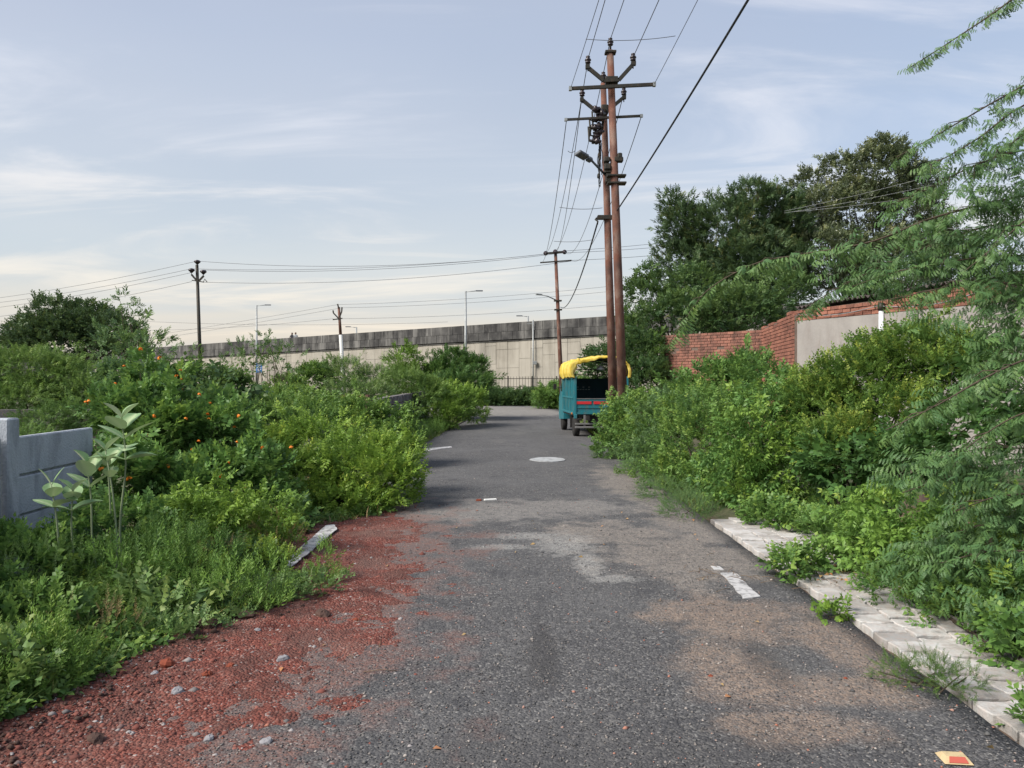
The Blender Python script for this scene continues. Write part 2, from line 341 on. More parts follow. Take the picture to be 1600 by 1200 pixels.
def asphalt():
    m = bpy.data.materials.new('asphalt'); m.use_nodes = True; h = NT(m.node_tree); bs = m.node_tree.nodes['Principled BSDF']
    geo = h.new('ShaderNodeNewGeometry').outputs['Position']; x, y, z = ground_common(h, geo)
    big = h.noise(geo, .55, 6, .6); mid = h.noise(geo, 2.6, 7, .62); fine = h.noise(geo, 14, 6, .65)
    def vor(scale):
        v = h.new('ShaderNodeTexVoronoi'); h.set(v.inputs['Vector'], geo); v.inputs['Scale'].default_value = scale; return v
    v1 = vor(85); v2 = vor(38); v3 = vor(150)
    cs = h.new('ShaderNodeSeparateColor'); h.set(cs.inputs[0], v1.outputs['Color'])
    cs2 = h.new('ShaderNodeSeparateColor'); h.set(cs2.inputs[0], v2.outputs['Color'])
    cs3 = h.new('ShaderNodeSeparateColor'); h.set(cs3.inputs[0], v3.outputs['Color'])
    c = h.ramp(cs.outputs[0], [(0, (.040, .041, .045)), (.45, (.072, .072, .076)), (.80, (.10, .098, .10)), (.94, (.15, .148, .148)), (1, (.24, .235, .23))])
    c = h.mix(h.fac(cs2.outputs[0], .92, .97, 0, .6), c, (.17, .165, .16, 1))
    c = h.mix(h.fac(cs3.outputs[0], .2, .9, 0, .35), c, (.035, .036, .04, 1))
    c = h.mix(h.fac(big, .38, .66, 0, .40), c, (.112, .112, .116, 1))
    c = h.mix(h.fac(mid, .50, .74, 0, .55), c, (.034, .035, .041, 1))
    c = h.mix(h.fac(h.noise(h.mapping(geo, scale=(1, .22, 1)), 1.6, 6, .6), .52, .72, 0, .35), c, (.13, .125, .12, 1))
    # sandy dust drifts with coarse stones showing through
    stones = h.fac(cs.outputs[1], .35, .75)
    def drift(masks, col, amt):
        nonlocal c
        s = masks[0]
        for k in masks[1:]: s = h.math('MAXIMUM', s, k)
        s = h.math('MULTIPLY', s, h.math('MULTIPLY_ADD', stones, .55, .45)); s = h.math('MULTIPLY', s, h.fac(fine, .30, .62, .45, 1))
        c = h.mix(h.math('MULTIPLY', s, amt), c, (*col, 1))
    drift([spot(h, x, y, 1.15, 3.95, .30, .55, mid), spot(h, x, y, 1.62, 3.75, .38, .22, mid), spot(h, x, y, 1.9, 4.4, .22, .7, mid),
           spot(h, x, y, 1.35, 4.9, .50, .45, mid, .7), spot(h, x, y, 1.2, 3.35, .35, .2, mid)], (.27, .20, .155), .72)
    drift([spot(h, x, y, 1.5, 6.6, .75, .9, mid, .8), spot(h, x, y, 2.0, 8.4, .55, 1.6, mid, .6), spot(h, x, y, 1.75, 11.5, .5, 2.2, mid, .6), spot(h, x, y, 1.0, 7.6, .7, .6, mid, .8)], (.30, .26, .225), .60)
    drift([spot(h, x, y, -.35, 8.9, 1.1, .85, mid, .7), spot(h, x, y, .5, 9.2, 1.1, .55, mid, .7)], (.30, .28, .26), .55)
    drift([spot(h, x, y, .48, 7.1, .28, .55, fine, .9), spot(h, x, y, .62, 6.3, .12, .45, fine, .8), spot(h, x, y, -.1, 6.95, .3, .12, fine, .8), spot(h, x, y, .75, 5.85, .22, .12, fine, .8), spot(h, x, y, .2, 7.45, .4, .18, fine, .9)], (.38, .375, .36), .6)
    drift([spot(h, x, y, -1.4, 6.8, .95, 2.4, mid, .8), spot(h, x, y, -1.35, 4.6, .95, 1.8, mid, .8), spot(h, x, y, -1.6, 3.0, .85, 1.0, mid, .8)], (.17, .088, .072), .8)
    drift([spot(h, x, y, .3, 38, 3.0, 5, mid, .5), spot(h, x, y, -2.5, 42, 6.0, 5, mid, .5)], (.34, .32, .29), .65)
    # a dark strip and darker patches
    for s_, a_ in ((spot(h, x, y, .17, 4.25, .10, .55, fine, .7), .6), (spot(h, x, y, 0.5, 2.9, 1.0, .5, mid, .6), .3), (spot(h, x, y, 1.35, 4.1, .12, .35, mid, .5), .45)):
        c = h.mix(h.math('MULTIPLY', s_, a_), c, (.035, .034, .036, 1))
    h.set(bs.inputs['Base Color'], c); bs.inputs['Roughness'].default_value = .88; bs.inputs['Specular IOR Level'].default_value = .25
    hh = h.math('ADD', h.math('MULTIPLY', v1.outputs['Distance'], -1.0), h.math('MULTIPLY', v2.outputs['Distance'], -.6))
    hh = h.math('ADD', hh, h.math('MULTIPLY', fine, .6))
    bn = h.new('ShaderNodeBump'); bn.inputs['Strength'].default_value = .75; bn.inputs['Distance'].default_value = .008
    h.set(bn.inputs['Height'], hh); h.set(bs.inputs['Normal'], bn.outputs[0])
    return m
M['asphalt'] = asphalt()
def soil():
    m = bpy.data.materials.new('soil'); m.use_nodes = True; h = NT(m.node_tree); bs = m.node_tree.nodes['Principled BSDF']
    geo = h.new('ShaderNodeNewGeometry').outputs['Position']
    a = h.noise(geo, 1.2, 6, .6); b = h.noise(geo, 9, 7, .65)
    c = h.ramp(b, [(.3, (.035, .040, .020)), (.5, (.06, .062, .030)), (.75, (.10, .085, .055))])
    c = h.mix(h.fac(a, .4, .7, 0, .6), c, (.045, .075, .022, 1))
    h.set(bs.inputs['Base Color'], c); bs.inputs['Roughness'].default_value = .95
    bn = h.new('ShaderNodeBump'); bn.inputs['Strength'].default_value = .8; bn.inputs['Distance'].default_value = .03
    h.set(bn.inputs['Height'], b); h.set(bs.inputs['Normal'], bn.outputs[0]); return m
M['soil'] = soil()
def redgrit():
    m = bpy.data.materials.new('red_brick_grit'); m.use_nodes = True; h = NT(m.node_tree); bs = m.node_tree.nodes['Principled BSDF']
    geo = h.new('ShaderNodeNewGeometry').outputs['Position']
    v = h.new('ShaderNodeTexVoronoi'); h.set(v.inputs['Vector'], geo); v.inputs['Scale'].default_value = 75
    cs = h.new('ShaderNodeSeparateColor'); h.set(cs.inputs[0], v.outputs['Color'])
    a = h.noise(geo, 3.0, 7, .65); b = h.noise(geo, 22, 5, .6)
    c = h.ramp(cs.outputs[0], [(0, (.075, .026, .022)), (.5, (.150, .046, .036)), (.85, (.205, .074, .058)), (.97, (.22, .14, .125)), (1, (.32, .28, .27))])
    c = h.mix(h.fac(a, .40, .62, 0, .75), c, (.085, .042, .036, 1))
    c = h.mix(h.fac(b, .5, .8, 0, .45), c, (.24, .13, .11, 1))
    d2 = h.noise(geo, 1.3, 4, .6); c = h.mix(h.fac(d2, .45, .7, 0, .5), c, (.17, .11, .095, 1))
    h.set(bs.inputs['Base Color'], c); bs.inputs['Roughness'].default_value = .95; bs.inputs['Specular IOR Level'].default_value = .15
    bn = h.new('ShaderNodeBump'); bn.inputs['Strength'].default_value = .9; bn.inputs['Distance'].default_value = .012
    h.set(bn.inputs['Height'], h.math('SUBTRACT', b, v.outputs['Distance'])); h.set(bs.inputs['Normal'], bn.outputs[0]); return m
M['redgrit'] = redgrit()
def pebblemat(name, stops):
    m = bpy.data.materials.new(name); m.use_nodes = True; h = NT(m.node_tree); bs = m.node_tree.nodes['Principled BSDF']
    at = h.new('ShaderNodeAttribute', attribute_name='tint').outputs['Fac']
    h.set(bs.inputs['Base Color'], h.ramp(at, stops)); bs.inputs['Roughness'].default_value = .9; return m
M['pebble'] = pebblemat('road_chippings', [(0, (.045, .045, .05)), (.6, (.10, .10, .10)), (.85, (.19, .17, .16)), (.95, (.32, .29, .27)), (1, (.30, .11, .07))])
M['redpebble'] = pebblemat('brick_chippings', [(0, (.035, .018, .016)), (.45, (.14, .040, .030)), (.78, (.20, .070, .052)), (.86, (.11, .10, .10)), (1, (.30, .28, .28))])
M['marking'] = mat('worn_road_paint', (.42, .42, .43), .8, stain=(.10, .10, .105), sscale=16, samt=.85, bump=.5, bscale=90)
M['coverpaint'] = mat('pale_manhole_cover', (.33, .345, .36), .7, stain=(.12, .12, .12), sscale=7, samt=.8)

# ------------------------------------------------------------------ ground and road
def road_edges(y):
    if y < 8.4: r = 2.13
    elif y < 13: r = 2.13 + .02 * (y - 8.4)
    else: r = 2.22 + (y - 13) * .012
    if y < 8: l = -1.9
    elif y < 17: l = -1.9 - .03 * (y - 8)
    else: l = -2.17 + .022 * (y - 17)
    if y > 35: l -= (y - 35) ** 2 * .30
    return max(l, -14), r
def nz(x, y, s, o=0): return noise.noise(Vector((x * s, y * s, o)))
def gh(x, y):
    l, r = road_edges(max(y, 0))
    if y > 47.3: d = min(1, (y - 47.3))
    else: d = max(l - x, x - r)
    t = min(max((d + .05) / .6, 0), 1); t = t * t * (3 - 2 * t)
    if x > 2 and 0 < y < 8.6: t *= min(max((x - 3.1) / .6, 0), 1)
    far = min(max((max(abs(x), abs(y)) - 25) / 40, 0), 1)
    return -.075 + t * (.10 + .10 * (nz(x, y, .6) + .3) * (1 - far) + .03 * nz(x, y, 3, 4) * (1 - far))
def build_ground():
    xs = np.concatenate([[-600, -300, -150, -80, -50, -35, -25], np.arange(-18, -5, .6), np.arange(-5, 5.01, .12), np.arange(5.6, 18, .6), [25, 35, 50, 80, 150, 300, 600]])
    ys = np.concatenate([[-300, -100, -40, -15, -6, -2], np.arange(0, 12, .15), np.arange(12, 50, .5), [55, 62, 75, 95, 130, 200, 350, 700]])
    V = np.array([(x, y, gh(x, y)) for y in ys for x in xs]); nx = len(xs)
    q = np.array([(j * nx + i, j * nx + i + 1, (j + 1) * nx + i + 1, (j + 1) * nx + i) for j in range(len(ys) - 1) for i in range(nx - 1)])
    tag(link('ground', np_mesh('ground', V, q, M['soil'], smooth=True)), 'rough soil ground with green and brown litter under the bushes', kind='structure')
    ys = np.concatenate([np.arange(-6, 14, .12), np.arange(14, 47.01, .3)]); V = []; n = 44
    for y in ys:
        l, r = road_edges(y)
        if y > 46.0: r = 2.6 + 0 * y
        for i in range(n + 1):
            t = i / n; ll = l + .07 * nz(3, y, 2.2) + .04 * nz(1, y, 9); rr = r - .012 + .02 * nz(7, y, 2.5)
            x = ll + (rr - ll) * t; z = .012 * math.sin(math.pi * t) + .005 * nz(x, y, 1.1)
            if i in (0, n): z = -.10
            elif i in (1, n - 1): z -= .006; x = (ll + .012) if i == 1 else rr - .010
            V.append((x, y, z))
    q = np.array([(j * (n + 1) + i, j * (n + 1) + i + 1, (j + 1) * (n + 1) + i + 1, (j + 1) * (n + 1) + i) for j in range(len(ys) - 1) for i in range(n)])
    tag(link('road', np_mesh('road', np.array(V), q, M['asphalt'], smooth=True)), 'dark grey worn asphalt lane running straight away between the bushes', kind='structure')
build_ground()
def roadz(x, y):
    l, r = road_edges(y); t = (x - l) / (r - l); return .012 * math.sin(math.pi * min(max(t, 0), 1)) + .005 * nz(x, y, 1.1)

# red brick grit spilled over the left edge: a real thin heap whose thin edge dips under the road
def grit_h(x, y):
    ry = float(np.interp(y, [2.4, 3.0, 3.6, 4.3, 5.6, 7.7, 8.9, 9.6], [-1.42, -1.30, -1.14, -.88, -.80, -.98, -1.22, -1.5]))
    d = ry - x
    if y > 8.2: d -= (y - 8.2) * .5
    d -= .10
    hgt = .022 * min(max(d / .75, -1), 1.1) + .014 * nz(x, y, 1.8, 2) + .014 * nz(x, y, 6, 3) + .010 * nz(x, y, 17, 5)
    return hgt
def build_grit():
    xs = np.arange(-3.6, -.35, .03); ys = np.arange(2.0, 10.0, .04)
    V = np.array([(x, y, max(grit_h(x, y) + .004 + (roadz(x, y) if x > -1.9 else 0.0), -.06)) for y in ys for x in xs]); nx = len(xs)
    q = np.array([(j * nx + i, j * nx + i + 1, (j + 1) * nx + i + 1, (j + 1) * nx + i) for j in range(len(ys) - 1) for i in range(nx - 1)])
    tag(link('brick_grit', np_mesh('brick_grit', V, q, M['redgrit'], smooth=True)), 'red crushed brick grit spilled along the left edge of the road', kind='stuff')
build_grit()

OCT = np.array([(1, 0, 0), (-1, 0, 0), (0, 1, 0), (0, -1, 0), (0, 0, 1), (0, 0, -1)], float)
OCTF = np.array([(0, 2, 4), (2, 1, 4), (1, 3, 4), (3, 0, 4), (2, 0, 5), (1, 2, 5), (3, 1, 5), (0, 3, 5)])
def pebbles(name, label, pts, sizes, m):
    n = len(pts); V = OCT[None] * (1 + .45 * RG.standard_normal((n, 6, 3)) * .5) ; V = V * sizes[:, None, None] * np.array([1, 1, .6])
    a = RG.uniform(0, 6.28, n); c, s = np.cos(a), np.sin(a); X = V[..., 0] * c[:, None] - V[..., 1] * s[:, None]; Y = V[..., 0] * s[:, None] + V[..., 1] * c[:, None]
    V = np.stack([X, Y, V[..., 2]], -1) + pts[:, None]
    T = (OCTF[None] + 6 * np.arange(n)[:, None, None]).reshape(-1, 3)
    tag(link(name, np_mesh(name, V.reshape(-1, 3), T, m, tint=np.repeat(RG.uniform(0, 1, n), 6))), label, kind='stuff')
def near_y(n, a, b):  # denser near the camera
    u = RG.uniform(0, 1, n); return 1 / (1 / a + u * (1 / b - 1 / a))
ys = near_y(16000, 2.4, 14); xs = RG.uniform(-1.3, 2.1, len(ys))
pebbles('gravel', 'small grey stone chips loose on the asphalt', np.array([(x, y, roadz(x, y) + .002) for x, y in zip(xs, ys)]), RG.gamma(2.2, .0013, len(ys)) + .0018, M['pebble'])
ys = near_y(16000, 2.4, 9.5); xs = -.35 - RG.uniform(0, 1, len(ys)) ** .9 * 2.3
k = [(x, y, max(grit_h(x, y), 0) + .006) for x, y in zip(xs, ys) if grit_h(x, y) > -.006 or RG.uniform() < .32]
pebbles('brick_gravel', 'loose red brick and pale stone chips on the left edge of the road', np.array(k), RG.gamma(1.6, .003, len(k)) + .0025, M['redpebble'])

k = []
for i in range(420):
    y = 1 / (1 / 2.7 + random.random() * (1 / 6.0 - 1 / 2.7)); x = float(np.interp(y, [2.5, 3.3, 3.7, 4.5, 5.0, 5.7, 6.0], [-2.1, -2.1, -1.98, -1.78, -1.45, -1.35, -1.8])) + random.gauss(0, .10)
    k.append((x, y, max(grit_h(x, y), 0) + .012))
pebbles('soil_crumbs', 'dark soil crumbs along the broken edge of the left verge', np.array(k), RG.gamma(1.2, .0045, len(k)) + .003, M['rock'])
# painted markings, cover, litter
def sheet(name, poly, z, m, label, kind='structure', thick=.004, cat=None):
    b = MB(); n = len(poly); vs = [(x, y, z + roadz(x, y) + thick) for x, y in poly] + [(x, y, z + roadz(x, y) - .004) for x, y in poly]
    b.add(vs, [tuple(range(n))] + [(i + n, (i + 1) % n + n, (i + 1) % n, i) for i in range(n)]); o = b.build(name, m); return tag(o, label, cat, kind=kind)
def ragged(pts, amp=.01, step=.05):
    out = []
    for i in range(len(pts)):
        a = Vector((*pts[i], 0)); c = Vector((*pts[(i + 1) % len(pts)], 0)); n = max(1, int((c - a).length / step))
        for k in range(n):
            p = a.lerp(c, k / n); out.append((p.x + random.uniform(-amp, amp), p.y + random.uniform(-amp, amp)))
    return out
def gq(*ps): return [tuple(G(*p)[:2]) for p in ps]
sheet('road_marking', ragged(gq((432, 895), (455, 895), (527, 834), (522, 827), (510, 828)), .006), .045, M['marking'], 'white painted edge line on the left beside the red grit', thick=.003)
sheet('road_marking', ragged(gq((1127, 897), (1162, 938), (1187, 934), (1150, 897)), .008), .003, M['marking'], 'short thick white painted dash on the right near the pavers')
sheet('road_marking', ragged(gq((1110, 886), (1116, 892), (1131, 892), (1124, 887)), .006), .003, M['marking'], 'small worn white fleck of paint ahead of the thick dash')
sheet('road_marking', ragged(gq((662, 706), (666, 701), (706, 698), (706, 700), (690, 702)), .02, .2), .003, M['marking'], 'thin faded white line far up the left side of the road')
c0 = G(856, 719.5)
sheet('manhole_cover', [(c0.x + .33 * math.cos(a) + .02 * random.uniform(-1, 1), c0.y + .42 * math.sin(a)) for a in np.linspace(0, 6.28, 28)[:-1]], .004, M['coverpaint'], 'pale round manhole cover in the middle of the road', kind='thing', cat='manhole cover', thick=.008)
c0 = G(766, 783.5)
b = MB(); b.box((0, 0, 0), (.16, .035, .02), bev=.004); o = b.build('wood_offcut', M['whitepaint'], origin=(0, 0, 0)); o.location = (c0.x, c0.y, .022); o.rotation_euler = (0, 0, rad(18))
tag(o, 'small white strip of wood lying in the middle of the road', 'debris')
b = MB(); b.add([(-.035, -.02, 0), (.03, -.025, 0), (.04, .02, 0), (-.02, .03, 0), (-.03, -.015, .02), (.025, -.02, .018), (.03, .012, .022), (-.015, .02, .02)], [(0, 1, 5, 4), (1, 2, 6, 5), (2, 3, 7, 6), (3, 0, 4, 7), (4, 5, 6, 7)])
o = b.build('brick_chip', M['brickbit'], origin=(0, 0, 0)); c1 = G(748, 784); o.location = (c1.x, c1.y, .012); tag(o, 'small red brick chip left of the white strip of wood', 'debris')
# reflective stud at the bottom right
c0 = G(1492, 1190); st = empty('road_stud', (c0.x, c0.y, .008), 'cream road stud with a red reflector at the right edge of the asphalt', 'road stud', rz=rad(-6))
b = MB(); L, Wd, Hh = .135, .115, .022
def frustum(b, cx, cy, z0, z1, l0, w0, l1, w1, oy=0):
    vs = [(cx + sx * l0 / 2, cy + sy * w0 / 2, z0) for sx, sy in ((-1, -1), (1, -1), (1, 1), (-1, 1))] + [(cx + sx * l1 / 2, cy + oy + sy * w1 / 2, z1) for sx, sy in ((-1, -1), (1, -1), (1, 1), (-1, 1))]
    b.add(vs, [(3, 2, 1, 0), (4, 5, 6, 7), (0, 1, 5, 4), (1, 2, 6, 5), (2, 3, 7, 6), (3, 0, 4, 7)])
frustum(b, 0, 0, 0, Hh, L, Wd, L * .72, Wd * .45); b.build('body', M['studyellow'], st, origin=(0, 0, 0))
b = MB(); b.add([(-.045, -.053, .0035), (.045, -.053, .0035), (.036, -.030, .0215), (-.036, -.030, .0215), (-.045, -.055, .006), (.045, -.055, .006), (.036, -.032, .024), (-.036, -.032, .024)], [(4, 5, 6, 7), (0, 1, 5, 4), (1, 2, 6, 5), (2, 3, 7, 6), (3, 0, 4, 7)])
b.build('reflector', M['studred'], st, origin=(0, 0, 0)); st.scale = (.8, .8, .9)

# ------------------------------------------------------------------ paver strip
def build_pavers():
    base = MB(); base.box((2.72, 4.2, -.068), (1.14, 9.2, .05)); st = base.build('paver_strip', M['soilbank'], origin=(0, 0, 0))
    tag(st, 'strip of whitewashed interlocking pavers along the right edge of the road', kind='structure')
    pw, pl = .218, .165
    def paver_mesh(seed):
        rnd = random.Random(seed); g = .007; w = pw / 2 - g; l = pl / 2 - g; k = .016
        out = [(-w, -l), (-w * .34, -l + k), (w * .34, -l + k), (w, -l), (w + k * .6, -l * .3), (w + k * .6, l * .3), (w, l), (w * .34, l + k), (-w * .34, l + k), (-w, l), (-w + k * .6, l * .3), (-w + k * .6, -l * .3)]
        out = [(x + rnd.uniform(-.002, .002), y + rnd.uniform(-.002, .002)) for x, y in out]; n = len(out)
        tz = [rnd.uniform(-.002, .002) for _ in out]
        vs = [(x * .95, y * .95, .03 + t) for (x, y), t in zip(out, tz)] + [(x, y, .024 + t) for (x, y), t in zip(out, tz)] + [(x, y, -.03) for x, y in out]
        fs = [tuple(range(n))] + [(i + n, (i + 1) % n + n, (i + 1) % n, i) for i in range(n)] + [(i + 2 * n, (i + 1) % n + 2 * n, (i + 1) % n + n, i + n) for i in range(n)]
        b = MB(); b.add(vs, fs); me = bpy.data.meshes.new('paver'); me.from_pydata(b.v, [], b.f); me.materials.append(M['paver']); me.update(); return me
    ms = [paver_mesh(i) for i in range(6)]
    rows = int((8.5 - 2.3) / pl)
    for j in range(rows):
        for i in range(5):
            o = link('paver', random.choice(ms), st)
            y = 2.3 + (j + .5) * pl; x = 2.15 + (i + .5) * pw
            o.location = (x, y + (pl / 2 if i % 2 else 0), -.018 + random.uniform(-.005, .004) + .012 * nz(x, y, 1.5, 9))
            o.rotation_euler = (random.uniform(-.02, .02), random.uniform(-.02, .02), random.uniform(-.015, .015) + (math.pi if (i + j) % 2 else 0))
build_pavers()

# ------------------------------------------------------------------ bricks and walls
def brick_mesh(l, h, d, m, name='brick', bev=.004):
    b = MB(); b.box((0, 0, 0), (l, d, h), bev=bev); me = bpy.data.meshes.new(name); me.from_pydata(b.v, [], b.f); me.materials.append(m); me.update(); return me
def wall_bricks(root, A, B, z0, top, l, h, d, m, limit=300, zvis=None, holes=(), jitter=.006, joint=.012, name='brick'):
    """courses of bricks from A to B (xy), front face towards the left of A->B; top(t) gives the top height; nearest/highest ones are parts, the rest one stuff part"""
    A = Vector((*A, 0)); B = Vector((*B, 0)); t = (B - A); L = t.length; t.normalize(); rz = math.atan2(t.y, t.x)
    me = brick_mesh(l - joint, h - joint, d, m, name); half = brick_mesh(l / 2 - joint, h - joint, d, m, name)
    R = root.matrix_world; loc0 = bpy_mats[root.name][0]
    items = []; k = 0; z = z0
    while z < 6:
        off = (k % 2) * l / 2; s = -off; row = False
        while s < L - .01:
            a = max(s, 0); e = min(s + l, L); mid = (a + e) / 2
            if e - a > l * .3 and z + h <= top(mid / L) + h * .35:
                row = True; hole = any(abs(mid - hx) < l * .5 and abs(z + h / 2 - hz) < h * .6 for hx, hz in holes)
                if not hole: items.append((mid, z + h / 2, e - a < l * .8))
            s += l
        if not row and k > 3: break
        z += h; k += 1
    items.sort(key=lambda it: -it[1] if zvis is None else -(it[1] > zvis))
    rest = MB(); cnt = 0
    for mid, zz, isH in items:
        p = A + t * mid; jit = random.uniform(-jitter, jitter); nrm = Vector((-t.y, t.x, 0)); p = p + nrm * jit
        if cnt < limit:
            o = link(name, half if isH else me, root); o.location = Vector((p.x, p.y, zz)) - loc0; o.rotation_euler = (0, random.uniform(-.008, .008), rz + random.uniform(-.01, .01)); cnt += 1
        else:
            M3 = Vector((1, 0, 0)).rotation_difference(t).to_matrix(); rest.box((p.x, p.y, zz), ((l / 2 if isH else l) - joint, d, h - joint), M3)
    if rest.v:
        o = rest.build('brickwork', m, root); o['kind'] = 'stuff'
    return cnt
def wall_core(root, A, B, z0, top, d, m, steps=12):
    A = Vector((*A, 0)); B = Vector((*B, 0)); t = (B - A).normalized(); nrm = Vector((-t.y, t.x, 0)) * d / 2; vs = []
    for i in range(steps + 1):
        p = A.lerp(B, i / steps); z = top(i / steps)
        for sgn in (1, -1):
            q = p + nrm * sgn; vs += [(q.x, q.y, z0), (q.x, q.y, z)]
    fs = []
    for i in range(steps):
        a = i * 4; c = a + 4; fs += [(a, c, c + 1, a + 1), (a + 2, a + 3, c + 3, c + 2), (a + 1, c + 1, c + 3, a + 3)]
    fs += [(0, 1, 3, 2), (steps * 4, steps * 4 + 2, steps * 4 + 3, steps * 4 + 1)]
    b = MB(); b.add(vs, fs); return b.build('mortar_core', m, root)

# brick compound wall behind the right bushes
A0 = (4.85, 24.8); A1 = (7.19, 22.0); A2 = (6.46, 17.25)
w1 = empty('brick_wall', (A0[0], A0[1], 0), 'old brown brick boundary wall with small holes near its top', 'wall')
wt = lambda t: 2.99 + .02 * math.sin(t * 9)
nvec = (Vector((*A1, 0)) - Vector((*A0, 0))).length
wall_core(w1, A0, A1, -.1, lambda t: wt(t) - .04, .17, M['mortar'])
wall_bricks(w1, A0, A1, -.1 + .006, wt, .235, .085, .21, M['oldbrick'], limit=150, holes=[(.55, 2.45), (1.35, 2.47), (2.3, 2.48), (3.1, 2.45)])
w2 = empty('brick_wall', (A2[0], A2[1], 0), 'redder brick wall with ragged stepped top joining the grey shed', 'wall')
wt2 = lambda t: 3.08 - .10 * t + .05 * math.sin(t * 23)
wall_core(w2, A1, A2, -.1, lambda t: 3.0, .17, M['mortar'])
wall_bricks(w2, A1, (A2[0] + .06, A2[1] + .35), -.1 + .006, lambda t: 3.0 + .10 * t + .04 * math.sin(t * 23), .235, .085, .21, M['brick'], limit=280)

# grey rendered shed
shed = empty('shed', (6.5, 17.0, 0), 'grey cement rendered shed with bare brick courses under a corrugated roof', 'shed')
S0 = Vector((6.46, 17.25, 0)); S1 = Vector((9.6, 5.9, 0)); tS = (S1 - S0).normalized(); nS = Vector((tS.y, -tS.x, 0))
if nS.x > 0: nS = -nS       # points left, towards the road
def sp(s, off, z): p = S0 + tS * s + nS * off; return Vector((p.x, p.y, z))
def slab(b, s0, s1, o0, o1, z0, z1, z0b=None, z1b=None):
    z0b = z0 if z0b is None else z0b; z1b = z1 if z1b is None else z1b
    vs = [sp(s0, o0, z0), sp(s1, o0, z0b), sp(s1, o1, z0b), sp(s0, o1, z0), sp(s0, o0, z1), sp(s1, o0, z1b), sp(s1, o1, z1b), sp(s0, o1, z1)]
    b.add(vs, [(0, 1, 2, 3), (7, 6, 5, 4), (0, 4, 5, 1), (1, 5, 6, 2), (2, 6, 7, 3), (3, 7, 4, 0)])
LS = (S1 - S0).length; SB = 5.3
b = MB(); slab(b, 0, SB, -.12, .12, -.1, 2.84, -.1, 2.74); slab(b, 0, .22, -6, -.12, -.1, 2.84); b.build('wall', M['plaster'], shed)
b = MB(); slab(b, SB + .002, LS, -.10, .14, -.1, 2.62, -.1, 2.55); o = b.build('wall', M['plaster'], shed); o['label'] = 'paler rendered wall of the nearer bay'
b = MB(); slab(b, 0, SB, -.10, .085, 2.84, 3.07, 2.74, 3.05); b.build('mortar_core', M['mortar'], shed)
me = brick_mesh(.222, .070, .2, M['brick']); loc0 = bpy_mats[shed.name][0]; rz = math.atan2(tS.y, tS.x)
for k in range(4):
    nb = int(SB / .235)
    for i in range(nb + 1):
        s = (i + .5 * (k % 2)) * .235 + .06
        if s > SB - .1: continue
        z = 2.882 + k * .082 - .018 * s
        if k == 3 and s < 3.1 + random.uniform(-.3, .3): continue
        o = link('brick', me, shed); o.location = sp(s, .012 + random.uniform(-.01, .012), z) - loc0; o.rotation_euler = (0, random.uniform(-.03, .03) , rz + random.uniform(-.03, .03))
# corrugated roof: eave runs along the wall, sheets overlap
def corrugated(s0, s1, z, zb, out=.16, depth=5.0, rise=.45, seed=0):
    n = int((s1 - s0) / .0146) + 1; V = []; amp = .027; th = .010
    dn = [0, .4, 1, 2.5, 5]
    for i in range(n + 1):
        s = s0 + (s1 - s0) * i / n; w = amp * math.cos(2 * math.pi * s / .146) ; zz = z + (zb - z) * i / n
        for d in dn:
            p = sp(s, out - d, zz + w + d * rise / 5 + .01 * nz(s, d, .8, seed)); V += [tuple(p), (p.x, p.y, p.z - th)]
    k = len(dn) * 2; fs = []
    for i in range(n):
        for j in range(len(dn) - 1):
            a = i * k + 2 * j; c = a + k; fs += [(a, c, c + 2, a + 2), (a + 1, a + 3, c + 3, c + 1)]
        a = i * k; c = a + k; fs.append((a, a + 1, c + 1, c))
    b = MB(); b.add([Vector(v) for v in V], fs, True); return b.build('roof_sheet', M['asbestos'], shed)
for i, (a, c) in enumerate([(.0, 1.12), (1.08, 2.2), (2.15, 3.28), (3.24, 4.35), (4.3, 5.45)]):
    corrugated(a, c, 3.135 + .012 * (i % 2) + .01 * i, 3.15 + .012 * (i % 2) + .008 * i, seed=i)
b = MB(); p = sp(2.62, .16, 0); b.tube([(p.x, p.y, -.05), (p.x, p.y, 2.86)], .045, 14); b.build('pipe', M['pipe'], shed)
b = MB(); b.tube([(p.x, p.y, 2.40), (p.x, p.y, 2.48)], .056, 14); b.build('pipe_collar', M['pipe'], shed)
b = MB(); b.tube([(p.x, p.y, 2.845), (p.x, p.y, 2.99)], .058, 14); b.build('pipe_cap', M['darksteel'], shed)
pts = [sp(s, .17, 3.0 - .10 * math.sin(math.pi * s / 2.6) - .02 * s) for s in np.linspace(.1, 2.6, 12)] + [sp(2.6 + s, .17, 2.93 - .14 * math.sin(math.pi * s / 2.6) + .04 * s) for s in np.linspace(.1, 2.6, 12)]
b = MB(); b.tube(pts, .008, 6); b.build('cable', M['galv'], shed)

